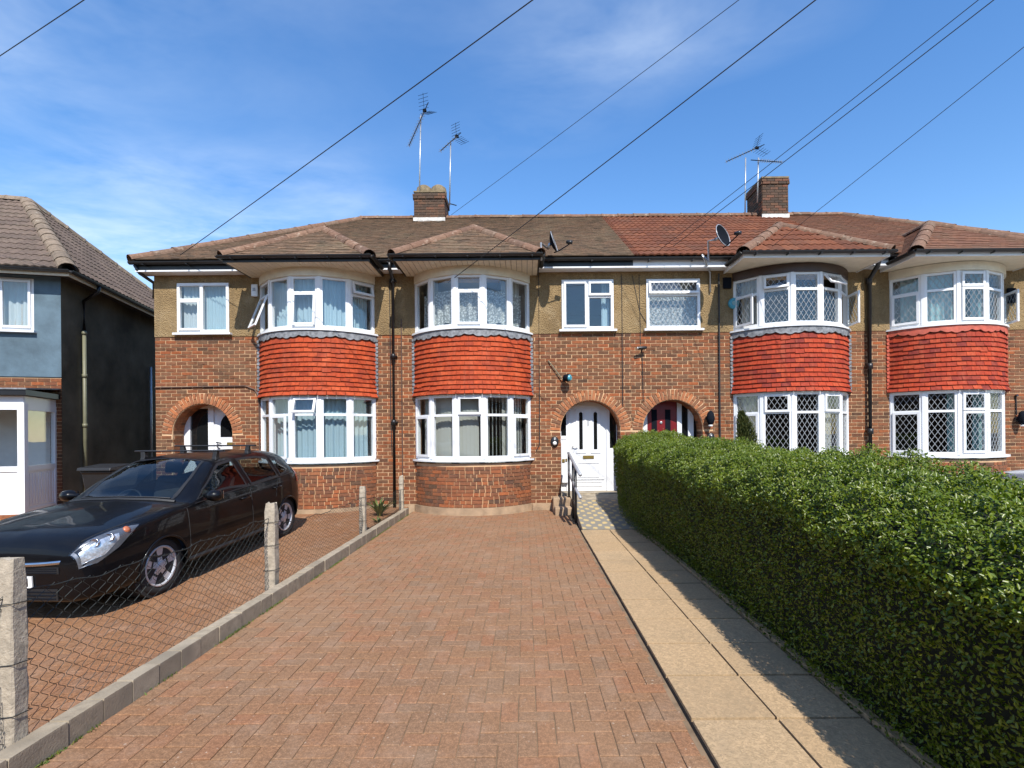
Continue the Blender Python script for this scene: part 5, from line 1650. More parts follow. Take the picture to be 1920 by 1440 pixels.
def np_mesh(name, V, Fq):
    me = bpy.data.meshes.new(name)
    nv, nf = len(V), len(Fq)
    me.vertices.add(nv); me.vertices.foreach_set('co', V.astype(np.float32).ravel())
    me.loops.add(nf * 4); me.loops.foreach_set('vertex_index', Fq.astype(np.int32).ravel())
    me.polygons.add(nf); me.polygons.foreach_set('loop_start', np.arange(nf, dtype=np.int32) * 4)
    me.update(calc_edges=True); me.validate()
    return me


HY0, HY1 = -3.0, 9.75


def hedge_top(y_):
    y_ = np.asarray(y_, float)
    base = 1.33 + .0 * y_
    base = base + np.interp(y_, [-2, 1, 2.5, 4, 6, 8, 8.6, 9.2, 9.7], [-.05, -.05, -.02, .06, .11, .16, .25, .28, .17])
    return base + .025 * np.sin(y_ * 2.1 + .4) + .018 * np.sin(y_ * 5.3 + 1)


def hedge_left(y_, z):
    """x of the left face: leans over the path a little towards the house"""
    b = np.interp(y_, [-2, 3, 6, 8, 9, 9.8], [1.77, 1.76, 1.75, 1.70, 1.64, 1.74])
    t = np.clip(z / hedge_top(y_), 0, 1)
    return b + .12 * (1 - np.sin(np.clip(t, 0, 1) * math.pi * .85) ** .7) + .02 * np.sin(y_ * 1.3 + z * 3) + .01 * np.sin(y_ * 3.7 - z * 6)


def hedge_surface(y_, s):
    """s 0..1 up the left face, 1..2 across the shoulder, 2..3 the top, 3..4 down the back"""
    H = hedge_top(y_)
    wdt = 1.35
    xl0 = hedge_left(y_, H * .75); xr0 = xl0 + wdt
    rad = .29
    z = np.zeros_like(s); x = np.zeros_like(s); nx = np.zeros_like(s); nz = np.zeros_like(s)
    zs = H - rad - .06
    m = s < 1
    z = np.where(m, s * zs, z); x = np.where(m, hedge_left(y_, s * zs), x); nx = np.where(m, -1, nx)
    m = (s >= 1) & (s < 2); a = (s - 1) * math.pi / 2
    xj = hedge_left(y_, zs)
    z = np.where(m, zs + np.sin(a) * rad, z); x = np.where(m, xj + rad - np.cos(a) * rad, x); nx = np.where(m, -np.cos(a), nx); nz = np.where(m, np.sin(a), nz)
    m = (s >= 2) & (s < 3); t = s - 2
    z = np.where(m, zs + rad + .05 * np.sin(t * math.pi * .8) + .02 * np.sin(t * 9 + y_ * 4), z); x = np.where(m, xj + rad + t * (wdt - 2 * rad), x); nz = np.where(m, 1, nz)
    m = s >= 3; t = s - 3
    z = np.where(m, (zs + rad) * (1 - t), z); x = np.where(m, xr0 + .05 * np.sin(t * 3), x); nx = np.where(m, 1, nx)
    return x, z, nx, nz


def hedge_leaves(n, slo, shi, ylo, yhi, size):
    s = rng.uniform(slo, shi, n); y_ = rng.uniform(ylo, yhi, n)
    x, z, nx, nz = hedge_surface(y_, s)
    # lumps
    lump = .03 * np.sin(y_ * 6.1 + s * 9) + .03 * np.sin(y_ * 13.7 - s * 14) + .025 * np.sin(y_ * 29 + s * 31)
    lump = lump * np.clip(.25 + .75 * (s - .8), .25, 1)
    dep = np.where(s < 1, rng.uniform(-.02, .13, n), np.abs(rng.normal(0, .06, n)) - .035) - lump * .75
    spr = rng.random(n) < .04
    dep = np.where(spr & (s > 1.2) & (s < 3), dep - rng.uniform(0.005, .025, n), dep)
    C = np.stack([x - nx * dep, y_ + rng.normal(0, .01, n), z - nz * dep], 1)
    # round both ends
    Nn = np.stack([nx, np.zeros(n), nz], 1)
    topw = np.clip((s - .85) / .5, 0, 1)[:, None] * (s < 3.2)[:, None]
    D = Nn * rng.uniform(.1, .9, n)[:, None] * (1 - .5 * topw) + rng.normal(0, .7, (n, 3)) + np.array([0, 0, .3]) * (1 - topw) + np.array([0, .15, .1]) * topw
    Nl = Nn * (1.0 - .4 * topw) + np.array([0, 0, -.3]) * (1 - topw) + np.array([.15, -.85, 1.1]) * topw + rng.normal(0, .38, (n, 3))
    sz = rng.uniform(size[0], size[1], n)
    C[:, 2] = np.maximum(C[:, 2], .04)
    return leaf_mesh(C, D, Nl, sz, .5)


he = thing('hedge', (2.6, 4.5, 0), 'long clipped green privet hedge along the right side of the path', 'hedge')
parts = [hedge_leaves(46000, 0, 1, .4, HY1, (.017, .031)), hedge_leaves(52000, .92, 2.05, .4, HY1, (.017, .031)), hedge_leaves(56000, 2, 3, .4, HY1, (.018, .033)), hedge_leaves(5000, 3, 4, .4, HY1, (.04, .06)), hedge_leaves(26000, 0, 3.2, HY0, .5, (.035, .055))]
# far end cap
n = 9000
s = rng.uniform(0, 3, n); x, z, nx, nz = hedge_surface(np.full(n, HY1 - .1), s)
kf = rng.uniform(.0, 1, n) ** .5
xc_, zc_ = 2.45, .7
C = np.stack([xc_ + (x - xc_) * kf, HY1 - .05 + .12 * np.sqrt(np.clip(1 - kf, 0, 1)) + rng.normal(0, .03, n), zc_ + (z - zc_) * kf], 1)
parts.append(leaf_mesh(C, rng.normal(0, .6, (n, 3)) + np.array([0, .3, .3]), rng.normal(0, .4, (n, 3)) + np.array([0, 1, .3]), rng.uniform(.03, .045, n), .5))
o0 = 0; Vs, Fs = [], []
for V, Fq in parts: Vs.append(V); Fs.append(Fq + o0); o0 += len(V)
o = link('foliage', np_mesh('foliage', np.concatenate(Vs), np.concatenate(Fs)), he, M['leaf']); o['kind'] = 'stuff'
# near-black hull blocks the view, shade between leaves put into its colour
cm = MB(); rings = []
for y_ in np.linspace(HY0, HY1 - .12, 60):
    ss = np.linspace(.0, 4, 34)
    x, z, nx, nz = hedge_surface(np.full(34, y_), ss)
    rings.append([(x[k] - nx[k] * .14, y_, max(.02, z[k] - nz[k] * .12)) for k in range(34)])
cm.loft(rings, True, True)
cm.build('shade_core', M['leaf_core'], he)
tw = MB()
for k in range(140):
    y_ = random.uniform(.8, HY1 - .2); x = random.uniform(2.02, 3.1)
    tw.tube([(x, y_, 0), (x + random.uniform(-.1, .1), y_ + random.uniform(-.15, .15), .5), (x + random.uniform(-.2, .1), y_ + random.uniform(-.3, .3), 1.15)], [.012, .008, .004], 5)
tw.build('stems', M['twig'], he)


# small plants
def strap_plant(name, base, n, h, spreadr, mat, label, cat, width=.03):
    t_ = thing(name, base, label, cat)
    m = MB()
    for k in range(n):
        a = random.uniform(0, 2 * math.pi); l = h * random.uniform(.55, 1.1); sp = spreadr * random.uniform(.3, 1.0)
        d = Vector((math.cos(a), math.sin(a), 0)); sd = Vector((-d.y, d.x, 0)); b0 = Vector(base) + d * .03
        rings = []
        for q_ in range(6):
            t = q_ / 5
            c = b0 + d * sp * t ** 1.4 + Vector((0, 0, l * (t - .35 * t * t)))
            wv = width * math.sin(math.pi * (.12 + .88 * t)) + .002
            rings.append([c - sd * wv, c + Vector((0, 0, -wv * .5)), c + sd * wv])
        m.loft(rings, closed=False)
    m.build('leaves', mat, t_)
    m = MB(); m.tube([base, (base[0], base[1], base[2] + h * .3)], .008, 5); m.build('stem', M['twig'], t_)


strap_plant('weed_clump', (-2.85, 9.75, gz(9.75)), 60, .50, .34, M['weedleaf'], 'green and yellow weed clump at the foot of the black downpipe', 'weed', .016)
strap_plant('weed_clump', (-2.72, 9.2, gz(9.2)), 20, .14, .14, M['weedleaf'], 'low yellowish weed tuft behind the kerb near the third fence post', 'weed', .010)
cf = thing('conifer_shrub', (4.30, 9.9, 0), 'small dark pointed conifer between the red door and the leaded bay', 'shrub')
n = 3800
t = rng.random(n) ** .8; a = rng.uniform(0, 6.283, n); z = .3 + 1.72 * t
r_ = (.34 * (1 - t) ** .7 + .03) * np.sqrt(rng.random(n)) * (1 + .3 * np.sin(a * 3 + z * 6))
C = np.stack([4.30 + r_ * np.cos(a) + .04 * np.sin(z * 5), 9.9 + r_ * np.sin(a), z], 1)
V, Fq = leaf_mesh(C, np.stack([np.cos(a) * .5, np.sin(a) * .5, np.ones(n)], 1) + rng.normal(0, .25, (n, 3)), rng.normal(0, 1, (n, 3)), rng.uniform(.05, .11, n), .25)
o = link('foliage', np_mesh('foliage', V, Fq), cf, M['conifer'])
m = MB(); m.tube([(4.3, 9.9, 0), (4.32, 9.9, 1.6)], [.03, .008], 6); m.build('trunk', M['twig'], cf)
# moss and grass strip in the joint between kerb and drive
n = 2600
yy = rng.uniform(1.5, 10.2, n); yy = yy[(np.sin(yy * 3.3) + np.sin(yy * 8.1) + rng.normal(0, .6, len(yy))) > .3]
n = len(yy)
C = np.stack([-2.395 + np.abs(rng.normal(0, .008, n)), yy, rng.uniform(.002, .012, n)], 1)
V, Fq = leaf_mesh(C, rng.normal(0, .5, (n, 3)) + np.array([.3, 0, .8]), rng.normal(0, 1, (n, 3)), rng.uniform(.012, .03, n), .3)
tag(link('moss', np_mesh('moss', V, Fq), None, M['weedleaf']), 'thin moss and grass line along the foot of the kerb', 'moss', kind='stuff')

# wheelie bin behind the car
wb = thing('wheelie_bin', (-7.9, 9.55, gz(9.55)), 'black wheelie bin behind the car bonnet against the dark flank', 'bin')
zb = gz(9.55)
m = MB(); rings = []
for z, hw, hd in ((0.04, .20, .24), (.9, .27, .33), (.96, .29, .35)):
    rings.append([(-7.9 - hw, 9.55 - hd, zb + z), (-7.9 + hw, 9.55 - hd, zb + z), (-7.9 + hw, 9.55 + hd, zb + z), (-7.9 - hw, 9.55 + hd, zb + z)])
m.loft(rings, True, True); m.build('body', M['black'], wb, bevel=.02)
m = MB(); m.prism([(-.40, .97), (-.38, 1.03), (.1, 1.08), (.36, 1.05), (.38, .97)], lambda a, b_, d: (d, 9.55 + a, zb + b_), -8.21, -7.59); m.build('lid', M['trim'], wb, bevel=.015)
for sg in (-1, 1):
    m = MB(); m.lathe([(.1, -.025), (.1, .025)], (-7.9 + sg * .24, 9.86, zb + .1), (1, 0, 0), 16); m.build('wheel', M['rubber'], wb)

# ------------------------------------------------------------------ overhead cables and their pole
PT = Vector((8.0, 1.0, 8.35))
cables = [(wp(-330, 322, 10.2), 'overhead cable crossing the top left corner of the sky', .012), (wp(337, 479, 10.35), 'overhead cable from the left end of the terrace eaves across the sky', .014),
          (wp(846, 403, 14.1), 'overhead cable rising right from beside the left chimney', .010), (wp(840, 530, 10.2), 'thick overhead cable passing low over the middle bay roof', .014),
          (wp(1235, 470, 10.4), 'left one of the paired cables over the red brown roof', .010), (wp(1262, 462, 10.4), 'right one of the paired cables over the red brown roof', .012),
          (wp(1440, 468, 9.9), 'overhead cable at far right crossing behind the right chimney', .009)]
for k, (p0, lab, r_) in enumerate(cables):
    end = p0 + (PT + Vector((.1 * (k - 3), 0, -.06 * (k % 3))) - p0) * 1.8
    pts = []
    for i in range(25):
        t = i / 24
        p = p0.lerp(end, t); p.z -= .18 * 4 * t * (1 - t)
        pts.append(p)
    m = MB(); m.tube(pts, r_ * .52, 5)
    tag(m.build('overhead_cable', M['cable']), lab, 'cable', 'overhead cables')


# ------------------------------------------------------------------ car
def pchip(xs, ys, x):
    xs, ys = np.asarray(xs, float), np.asarray(ys, float)
    if xs[0] > xs[-1]: xs, ys = xs[::-1], ys[::-1]
    h = np.diff(xs); d = np.diff(ys) / h
    m = np.zeros_like(ys)
    for i in range(1, len(xs) - 1):
        if d[i - 1] * d[i] > 0:
            w1, w2 = 2 * h[i] + h[i - 1], h[i] + 2 * h[i - 1]
            m[i] = (w1 + w2) / (w1 / d[i - 1] + w2 / d[i])
    m[0], m[-1] = d[0], d[-1]
    x = np.asarray(x, float)
    i = np.clip(np.searchsorted(xs, x) - 1, 0, len(h) - 1)
    t = (x - xs[i]) / h[i]
    return (1 + 2 * t) * (1 - t) ** 2 * ys[i] + t * (1 - t) ** 2 * h[i] * m[i] + t * t * (3 - 2 * t) * ys[i + 1] + t * t * (t - 1) * h[i] * m[i + 1]


CX = [2.195, 2.17, 2.10, 1.95, 1.7, 1.4, 1.1, .9, .5, .02, -.5, -1.0, -1.42, -1.64, -1.80, -1.88, -1.91]
TW = [.60, .685, .755, .81, .845, .862, .866, .87, .874, .877, .877, .875, .862, .835, .78, .72, .66]
TLOW = [.28, .24, .21, .19, .19, .19, .19, .19, .19, .19, .19, .19, .2, .22, .26, .29, .33]
TS = [.56, .65, .725, .785, .83, .86, .89, .903, .92, .94, .955, .975, .99, .985, .94, .88, .82]
TWR = [.45, .53, .60, .65, .675, .685, .70, .71, .645, .56, .555, .555, .54, .52, .55, .56, .54]
TZR = [.615, .71, .79, .85, .893, .93, .95, .955, 1.17, 1.375, 1.405, 1.40, 1.36, 1.305, 1.05, .93, .86]
TZT = [.635, .74, .825, .885, .93, .972, 1.0, 1.015, 1.235, 1.425, 1.46, 1.455, 1.42, 1.36, 1.08, .95, .88]


def sections(x):
    x = np.atleast_1d(np.asarray(x, float))
    w, lo, zs, wr, zr, zt = [pchip(CX, T_, x) for T_ in (TW, TLOW, TS, TWR, TZR, TZT)]
    k = len(x)
    Yc = np.stack([0 * w, .68 * w, .93 * w, .985 * w, 1.0 * w, .99 * w, .962 * w, (.962 * w + wr) / 2 + .018, wr, wr * .55, 0 * w], 1)
    Zc = np.stack([lo, lo, lo + .05, lo + .16, lo + .5 * (zs - lo), lo + .78 * (zs - lo), zs, (zs + zr) / 2 + .012, zr, zr + (zt - zr) * .72, zt], 1)
    return Yc, Zc


def surf(x, t):
    """car body point; t 0..10 from underside centre over the side to the roof centre"""
    x = np.atleast_1d(np.asarray(x, float)); t = np.atleast_1d(np.asarray(t, float))
    Yc, Zc = sections(x)
    y_, z = np.empty(len(x)), np.empty(len(x))
    ti = np.arange(11.0)
    for i in range(len(x)):
        y_[i] = pchip(ti, Yc[i], t[i]); z[i] = pchip(ti, Zc[i], t[i])
    return np.stack([x, y_, z], 1)


def surf_n(x, t, e=.012):
    a = surf(x + e, t) - surf(x - e, t); b_ = surf(x, np.minimum(t + .05, 9.99)) - surf(x, np.maximum(t - .05, 0.01))
    n = np.cross(b_, a); n /= np.linalg.norm(n, axis=1, keepdims=True) + 1e-9
    return n


def tz(x, z, lo=5.0, hi=8.6):
    ts = np.linspace(lo, hi, 60)
    zz = surf(np.full(60, x), ts)[:, 2]
    return float(np.interp(z, zz, ts))


def patch(poly, off, sub=3, side=1):
    """poly in (x, t) -> mesh lying on the body, off metres proud"""
    bm = bmesh.new()
    f = bm.faces.new([bm.verts.new((a, b_, 0)) for a, b_ in poly])
    bmesh.ops.triangulate(bm, faces=[f])
    for _ in range(sub): bmesh.ops.subdivide_edges(bm, edges=bm.edges[:], cuts=1, use_grid_fill=True)
    bmesh.ops.triangulate(bm, faces=bm.faces[:])
    xy = np.array([v.co[:2] for v in bm.verts])
    P3 = surf(xy[:, 0], np.clip(xy[:, 1], 0, 10)); N3 = surf_n(xy[:, 0], np.clip(xy[:, 1], 0, 10))
    sg = np.sign(N3[:, 1] + 1e-6)
    sg = np.where(P3[:, 1] > .08, np.where(N3[:, 1] * 1 + N3[:, 2] * .5 < 0, -1, 1), np.where(N3[:, 2] < 0, -1, 1))
    P3 = P3 + N3 * (sg * off)[:, None] if not isinstance(off, np.ndarray) else P3
    for v, p_ in zip(bm.verts, P3): v.co = (p_[0], p_[1] * side, p_[2])
    bmesh.ops.recalc_face_normals(bm, faces=bm.faces)
    me = bpy.data.meshes.new('patch'); bm.to_mesh(me); bm.free()
    me.polygons.foreach_set('use_smooth', [True] * len(me.polygons))
    return me


def inside(poly, x, y_):
    c = False; n = len(poly)
    for i in range(n):
        (x1_, y1_), (x2_, y2_) = poly[i], poly[(i + 1) % n]
        if (y1_ > y_) != (y2_ > y_) and x < (x2_ - x1_) * (y_ - y1_) / (y2_ - y1_) + x1_: c = not c
    return c


def shrink(poly, d, sx=1.0, sy=1.0):
    """move every edge inwards; d in metres, sy t-units per metre"""
    P_ = [(a / sx, b_ / sy) for a, b_ in poly]
    A = sum(P_[i][0] * P_[(i + 1) % len(P_)][1] - P_[(i + 1) % len(P_)][0] * P_[i][1] for i in range(len(P_)))
    sg = 1 if A > 0 else -1
    out = []
    n = len(P_)
    for i in range(n):
        p0, p1, p2 = Vector(P_[i - 1]), Vector(P_[i]), Vector(P_[(i + 1) % n])
        e1, e2 = (p1 - p0).normalized(), (p2 - p1).normalized()
        n1, n2 = Vector((-e1.y, e1.x)) * sg, Vector((-e2.y, e2.x)) * sg
        b_ = (n1 + n2); k = b_.dot(n1)
        q_ = p1 + b_ * (d / max(.35, k))
        out.append((q_.x * sx, q_.y * sy))
    return out


def make_car(label, paint, full=True):
    H_ = thing('parked_car', (0, 0, 0), label, 'car', local=True)
    win_xz = [[(.74, .955), (.55, 1.065), (.06, 1.335), (-.26, 1.365), (-.27, .975)], [(-.36, .98), (-.35, 1.367), (-.80, 1.362), (-1.08, 1.32), (-1.08, 1.005)], [(-1.14, 1.01), (-1.14, 1.31), (-1.30, 1.26), (-1.50, 1.10), (-1.47, 1.05)]]
    wins = [[(x, tz(x, z)) for x, z in w] for w in win_xz]
    ws = [(.90, 10.0), (.885, 9.3), (.84, 8.42), (.50, 8.28), (.10, 8.35), (.07, 9.2), (.055, 10.0)]
    rs = [(-1.63, 10.0), (-1.62, 9.2), (-1.61, 8.5), (-1.80, 8.4), (-1.825, 9.2), (-1.83, 10.0)]
    # body shell
    xs = np.unique(np.concatenate([np.linspace(2.195, 1.9, 16), np.linspace(1.9, -1.5, 122), np.linspace(-1.5, -1.91, 22)]))[::-1]
    ts = np.linspace(0, 10, 74)
    grid = np.array([surf(np.full(len(ts), x), ts) for x in xs])
    NX, NTt = len(xs), len(ts)
    verts, faces = [], []
    shr = [shrink(w, .022, 1, 4.6) for w in wins]
    hole_ws = [(a - (.02 if a > .5 else -.02), b_ if b_ == 10 else b_ + .08) for a, b_ in ws]
    hole_rs = [(a - .02 if a > -1.72 else a + .02, b_ if b_ == 10 else b_ + .08) for a, b_ in rs]
    for side in (1, -1):
        b0 = len(verts)
        verts += [(p_[0], p_[1] * side, p_[2]) for row in grid for p_ in row]
        for i in range(NX - 1):
            for j in range(NTt - 1):
                xm, tm = (xs[i] + xs[i + 1]) / 2, (ts[j] + ts[j + 1]) / 2
                pm = grid[i, j] * .25 + grid[i + 1, j] * .25 + grid[i, j + 1] * .25 + grid[i + 1, j + 1] * .25
                if pm[1] > .50 and pm[2] < .75 and min(math.hypot(xm - 1.305, pm[2] - .315), math.hypot(xm + 1.305, pm[2] - .315)) < .335: continue
                if any(inside(w, xm, tm) for w in shr): continue
                if inside(hole_ws + [(hole_ws[-1][0], 10.2), (hole_ws[0][0], 10.2)], xm, tm) or inside(hole_rs + [(hole_rs[-1][0], 10.2), (hole_rs[0][0], 10.2)], xm, tm): continue
                q_ = (b0 + i * NTt + j, b0 + (i + 1) * NTt + j, b0 + (i + 1) * NTt + j + 1, b0 + i * NTt + j + 1)
                faces.append(q_ if side > 0 else q_[::-1])
        for i, rev in ((0, False), (NX - 1, True)):
            pass
    me = bpy.data.meshes.new('body')
    # nose and tail caps
    capn = [tuple(range(0, NTt)) + tuple(range(NX * NTt + NTt - 1, NX * NTt - 1, -1))]
    capt = [tuple(range((NX - 1) * NTt, NX * NTt)) + tuple(range(2 * NX * NTt - 1, 2 * NX * NTt - NTt - 1, -1))]
    me.from_pydata(verts, [], faces + capn + capt)
    bm = bmesh.new(); bm.from_mesh(me); bmesh.ops.remove_doubles(bm, verts=bm.verts, dist=.0008); bmesh.ops.recalc_face_normals(bm, faces=bm.faces); bm.to_mesh(me); bm.free()
    me.polygons.foreach_set('use_smooth', [True] * len(me.polygons)); me.update()
    body = link('body', me, H_, paint)
    # glass with dark borders
    def ring_patch(outer, inner, off, side):
        n = len(outer); m = MB(); k = 6
        for i in range(n):
            j = (i + 1) % n
            for q_ in range(k):
                a, b_ = q_ / k, (q_ + 1) / k
                L_ = lambda P_, t_: (P_[i][0] + (P_[j][0] - P_[i][0]) * t_, P_[i][1] + (P_[j][1] - P_[i][1]) * t_)
                c4 = np.array([L_(outer, a), L_(outer, b_), L_(inner, b_), L_(inner, a)])
                P3 = surf(c4[:, 0], np.clip(c4[:, 1], 0, 10)); N3 = surf_n(c4[:, 0], np.clip(c4[:, 1], 0, 9.9))
                s_ = np.where(N3[:, 1] + N3[:, 2] * .8 < 0, -1, 1)
                P3 = P3 + N3 * (s_ * off)[:, None]
                m.quad(*[(p_[0], p_[1] * side, p_[2]) for p_ in P3])
        return m
    for side in (1, -1):
        for w in wins:
            link('side_window', patch(w, .003, 3, side), body, M['car_glass'])
            ring_patch(w, shrink(w, .03, 1, 4.6), .0055, side).build('window_surround', M['trim'], body)
    for nm, pl_ in (('windscreen', ws), ('rear_screen', rs)):
        for side in (1, -1):
            link(nm, patch(pl_, .003, 3, side), body, M['car_glass'])
            fr_ = MB()
            inn = [(a - .035 if (a > .5 or -1.72 < a < 0) else a + .03, b_ if b_ == 10 else b_ + .13) for a, b_ in pl_]
            full_o, full_i = pl_, inn
            n = len(pl_)
            for i in range(n - 1):
                for q_ in range(6):
                    a, b_ = q_ / 6, (q_ + 1) / 6
                    L_ = lambda P_, t_: (P_[i][0] + (P_[i + 1][0] - P_[i][0]) * t_, P_[i][1] + (P_[i + 1][1] - P_[i][1]) * t_)
                    c4 = np.array([L_(full_o, a), L_(full_o, b_), L_(full_i, b_), L_(full_i, a)])
                    P3 = surf(c4[:, 0], c4[:, 1]); N3 = surf_n(c4[:, 0], np.clip(c4[:, 1], 0, 9.9)); s_ = np.where(N3[:, 2] + N3[:, 1] * .5 < 0, -1, 1)
                    P3 = P3 + N3 * (s_ * .005)[:, None]
                    fr_.quad(*[(p_[0], p_[1] * side, p_[2]) for p_ in P3])
            fr_.build('screen_border', M['trim'], body)
    # lamps
    hl_ = [(2.165, 4.9), (2.17, 6.9), (2.06, 7.25), (1.86, 6.95), (1.68, 6.5), (1.60, 6.2), (1.68, 5.75), (1.86, 5.1), (2.06, 4.7)]
    tl_ = [(-1.66, 5.2), (-1.64, 6.6), (-1.72, 7.4), (-1.81, 7.4), (-1.85, 6.2), (-1.84, 5.2)]
    for side in (1, -1):
        link('headlight', patch(hl_, .004, 3, side), body, M['dish']) if False else None
        hp = link('headlight', patch(hl_, .0045, 3, side), body, M['lampbowl'])
        inner = [(2.15, 5.1), (2.15, 6.3), (2.0, 6.4), (1.83, 6.15), (1.84, 5.6), (2.0, 5.0)]
        link('reflector', patch(inner, .007, 3, side), hp if False else body, M['reflector'])
        ip = surf(np.array([1.74]), np.array([6.2]))[0]; nn = surf_n(np.array([1.74]), np.array([6.2]))[0]
        if nn[1] < 0: nn = -nn
        m = MB(); m.lathe([(.035, -.02), (.035, .008), (.01, .016)], (ip[0], ip[1] * side, ip[2]), (nn[0], nn[1] * side, nn[2]), 14); m.build('indicator', M['amber'], body, True)
        for xx, tt in ((2.05, 6.35), (1.93, 6.1)):
            ip = surf(np.array([xx]), np.array([tt]))[0]
            m = MB(); m.lathe([(.045, 0), (.045, .02), (.04, .024), (.034, .012), (.01, .008)], (ip[0] - .015, ip[1] * side, ip[2]), (.85, .25 * side, .25), 16); m.build('projector', M['chrome'], body, True)
        link('lamp_lens', patch(hl_, .03, 3, side), body, M['lens'])
        link('tail_light', patch(tl_, .006, 3, side), body, M['redlamp'])
        # fog lamp, lower grille pieces
        m = MB(); m.lathe([(.045, 0), (.05, .02), (.02, .03)], (2.10, .58 * side, .37), (.9, .4 * side, 0), 14); m.build('fog_lamp', M['chrome'], body)
        m = MB()
        for k in range(3): m.box(2.09 - .01 * k, 2.145 - .01 * k, .44 * side - .12, .44 * side + .16, .31 + .045 * k, .325 + .045 * k)
        m.build('side_intake', M['greypaint'], body)
    m = MB(); m.box(2.185, 2.202, -.52, .52, .515, .58); m.build('grille', M['trim'], body)
    m = MB()
    for k in range(3): m.box(2.195, 2.207, -.50, .50, .522 + k * .021, .53 + k * .021)
    m.build('grille_slats', M['dish'], body)
    m = MB(); rings = []
    for k in range(13):
        y_ = -.60 + 1.2 * k / 12
        xx = 2.196 - .05 * (abs(y_) / .6) ** 5
        zz = .60 + .03 * (abs(y_) / .6) ** 2
        rings.append([(xx - .02, y_, zz - .02), (xx + .024, y_, zz - .014), (xx + .02, y_, zz + .018), (xx - .02, y_, zz + .022)])
    m.loft(rings, True, True); m.build('grille_bar', M['chrome'], body, True)
    m = MB(); m.box(2.19, 2.203, -.50, .50, .26, .37); m.build('lower_intake', M['trim'], body)
    m = MB()
    for k in range(3): m.box(2.20, 2.21, -.48, .48, .275 + .032 * k, .283 + .032 * k)
    m.build('intake_slats', M['dish'], body)
    m = MB(); m.box(2.203, 2.216, -.26, .26, .385, .495); pt_ = m.build('number_plate', M['plate'], body)
    if full:
      tx = bpy.data.curves.new('plate_lettering', 'FONT'); tx.body = 'K1'; tx.size = .115; tx.align_x = 'RIGHT'; tx.extrude = .001
      tmp = bpy.data.objects.new('lettering_curve', tx); col.objects.link(tmp); bpy.context.view_layer.update()
      tm_ = bpy.data.meshes.new_from_object(tmp.evaluated_get(bpy.context.evaluated_depsgraph_get())); bpy.data.objects.remove(tmp)
      tm_.materials.clear(); to = link('plate_lettering', tm_, body, M['plate_ink'])
      to.matrix_local = Matrix.Translation((2.2175, .245, .40)) @ Matrix.Rotation(R(90), 4, 'Z') @ Matrix.Rotation(R(90), 4, 'X')
    m = MB(); m.box(-1.93, -1.915, -.26, .26, .62, .73); m.build('number_plate', M['yellow'], body)
    # sills, door lines, handles, mirrors, arches
    for side in (1, -1):
        m = MB(); xs_ = np.linspace(.95, -.95, 16); pp = surf(xs_, np.full(16, 2.5)); m.tube([(p_[0], p_[1] * side, p_[2]) for p_ in pp], .03, 6); m.build('sill_trim', M['trim'], body)
        m = MB()
        for x, t0, t1 in ((.93, 2.8, 6.0), (-.315, 2.5, 6.3), (-1.10, 4.6, 6.3)):
            tt = np.linspace(t0, t1, 16); xx = np.full(16, x) + (0 if x != -1.10 else 0.15 * np.cos(np.linspace(0, 1.57, 16)))
            pp = surf(xx, tt); m.tube([(p_[0], p_[1] * side * 1.001, p_[2]) for p_ in pp], .004, 4)
        m.build('door_gap', M['rubber'], body)
        m = MB(); xs_ = np.linspace(.78, -1.5, 30); pp = surf(xs_, np.full(30, 6.08)); m.tube([(p_[0], p_[1] * side * 1.002, p_[2] + .012) for p_ in pp], .007, 5); m.build('waist_trim', M['trim'], body)
        for x in (-.16, -.98):
            pq = surf(np.array([x]), np.array([5.3]))[0]
            m = MB(); m.tube([(x + .10, (pq[1]) * side, pq[2]), (x + .07, (pq[1] + .035) * side, pq[2] + .005), (x - .07, (pq[1] + .035) * side, pq[2] + .01), (x - .10, pq[1] * side, pq[2] + .01)], .014, 8); m.build('door_handle', paint, body, True)
        pq = surf(np.array([.62]), np.array([6.3]))[0]
        m = MB(); rings = []
        for yy, sx, sz in ((.0, .03, .025), (.05, .04, .035), (.07, .085, .06), (.13, .10, .075), (.20, .085, .065), (.225, .04, .03)):
            rings.append([(.60 + math.cos(a) * sx * (1.0 if math.cos(a) > 0 else .55), (pq[1] + yy) * side, pq[2] + .045 + math.sin(a) * sz) for a in [2 * math.pi * k / 14 for k in range(14)]])
        m.loft(rings, True, True); mi = m.build('wing_mirror', paint, body, True)
        m = MB(); m.box(.535, .542, *sorted(((pq[1] + .075) * side, (pq[1] + .205) * side)), pq[2] - .005, pq[2] + .095); m.build('mirror_glass', M['chrome'], body)
        for ax_ in (1.305, -1.305):
            m = MB(); pts = []
            for k in range(25):
                a = R(-12 + 204 * k / 24); xx = ax_ + math.cos(a) * .337; zz = .315 + math.sin(a) * .337
                ts_ = np.linspace(1.2, 6, 80); sp = surf(np.full(80, xx), ts_); yv = float(np.interp(zz, sp[:, 2], sp[:, 1]))
                pts.append((xx, (yv + .002) * side, zz))
            m.tube(pts, .014, 6); m.build('arch_lip', paint, body, True)
            m = MB(); m.lathe([(.36, 0), (.36, .28)], (ax_, .50 * side, .33), (0, side, 0), 24); m.build('arch_liner', M['rubber'], body)
            # wheel
            wy = .705 * side
            m = MB(); m.lathe([(.215, -.085), (.29, -.1), (.312, -.07), (.317, -.03), (.317, .05), (.308, .085), (.285, .10), (.225, .092), (.215, .06)], (ax_, wy, .317), (0, side, 0), 36); wh = m.build('wheel', M['rubber'], body, True)
            m = MB(); m.lathe([(.225, .06), (.228, .098), (.205, .095), (.195, .03), (.19, -.06)], (ax_, wy, .317), (0, side, 0), 36)
            wt = MB()
            spk = MB()
            a0 = .35 if ax_ > 0 else .8
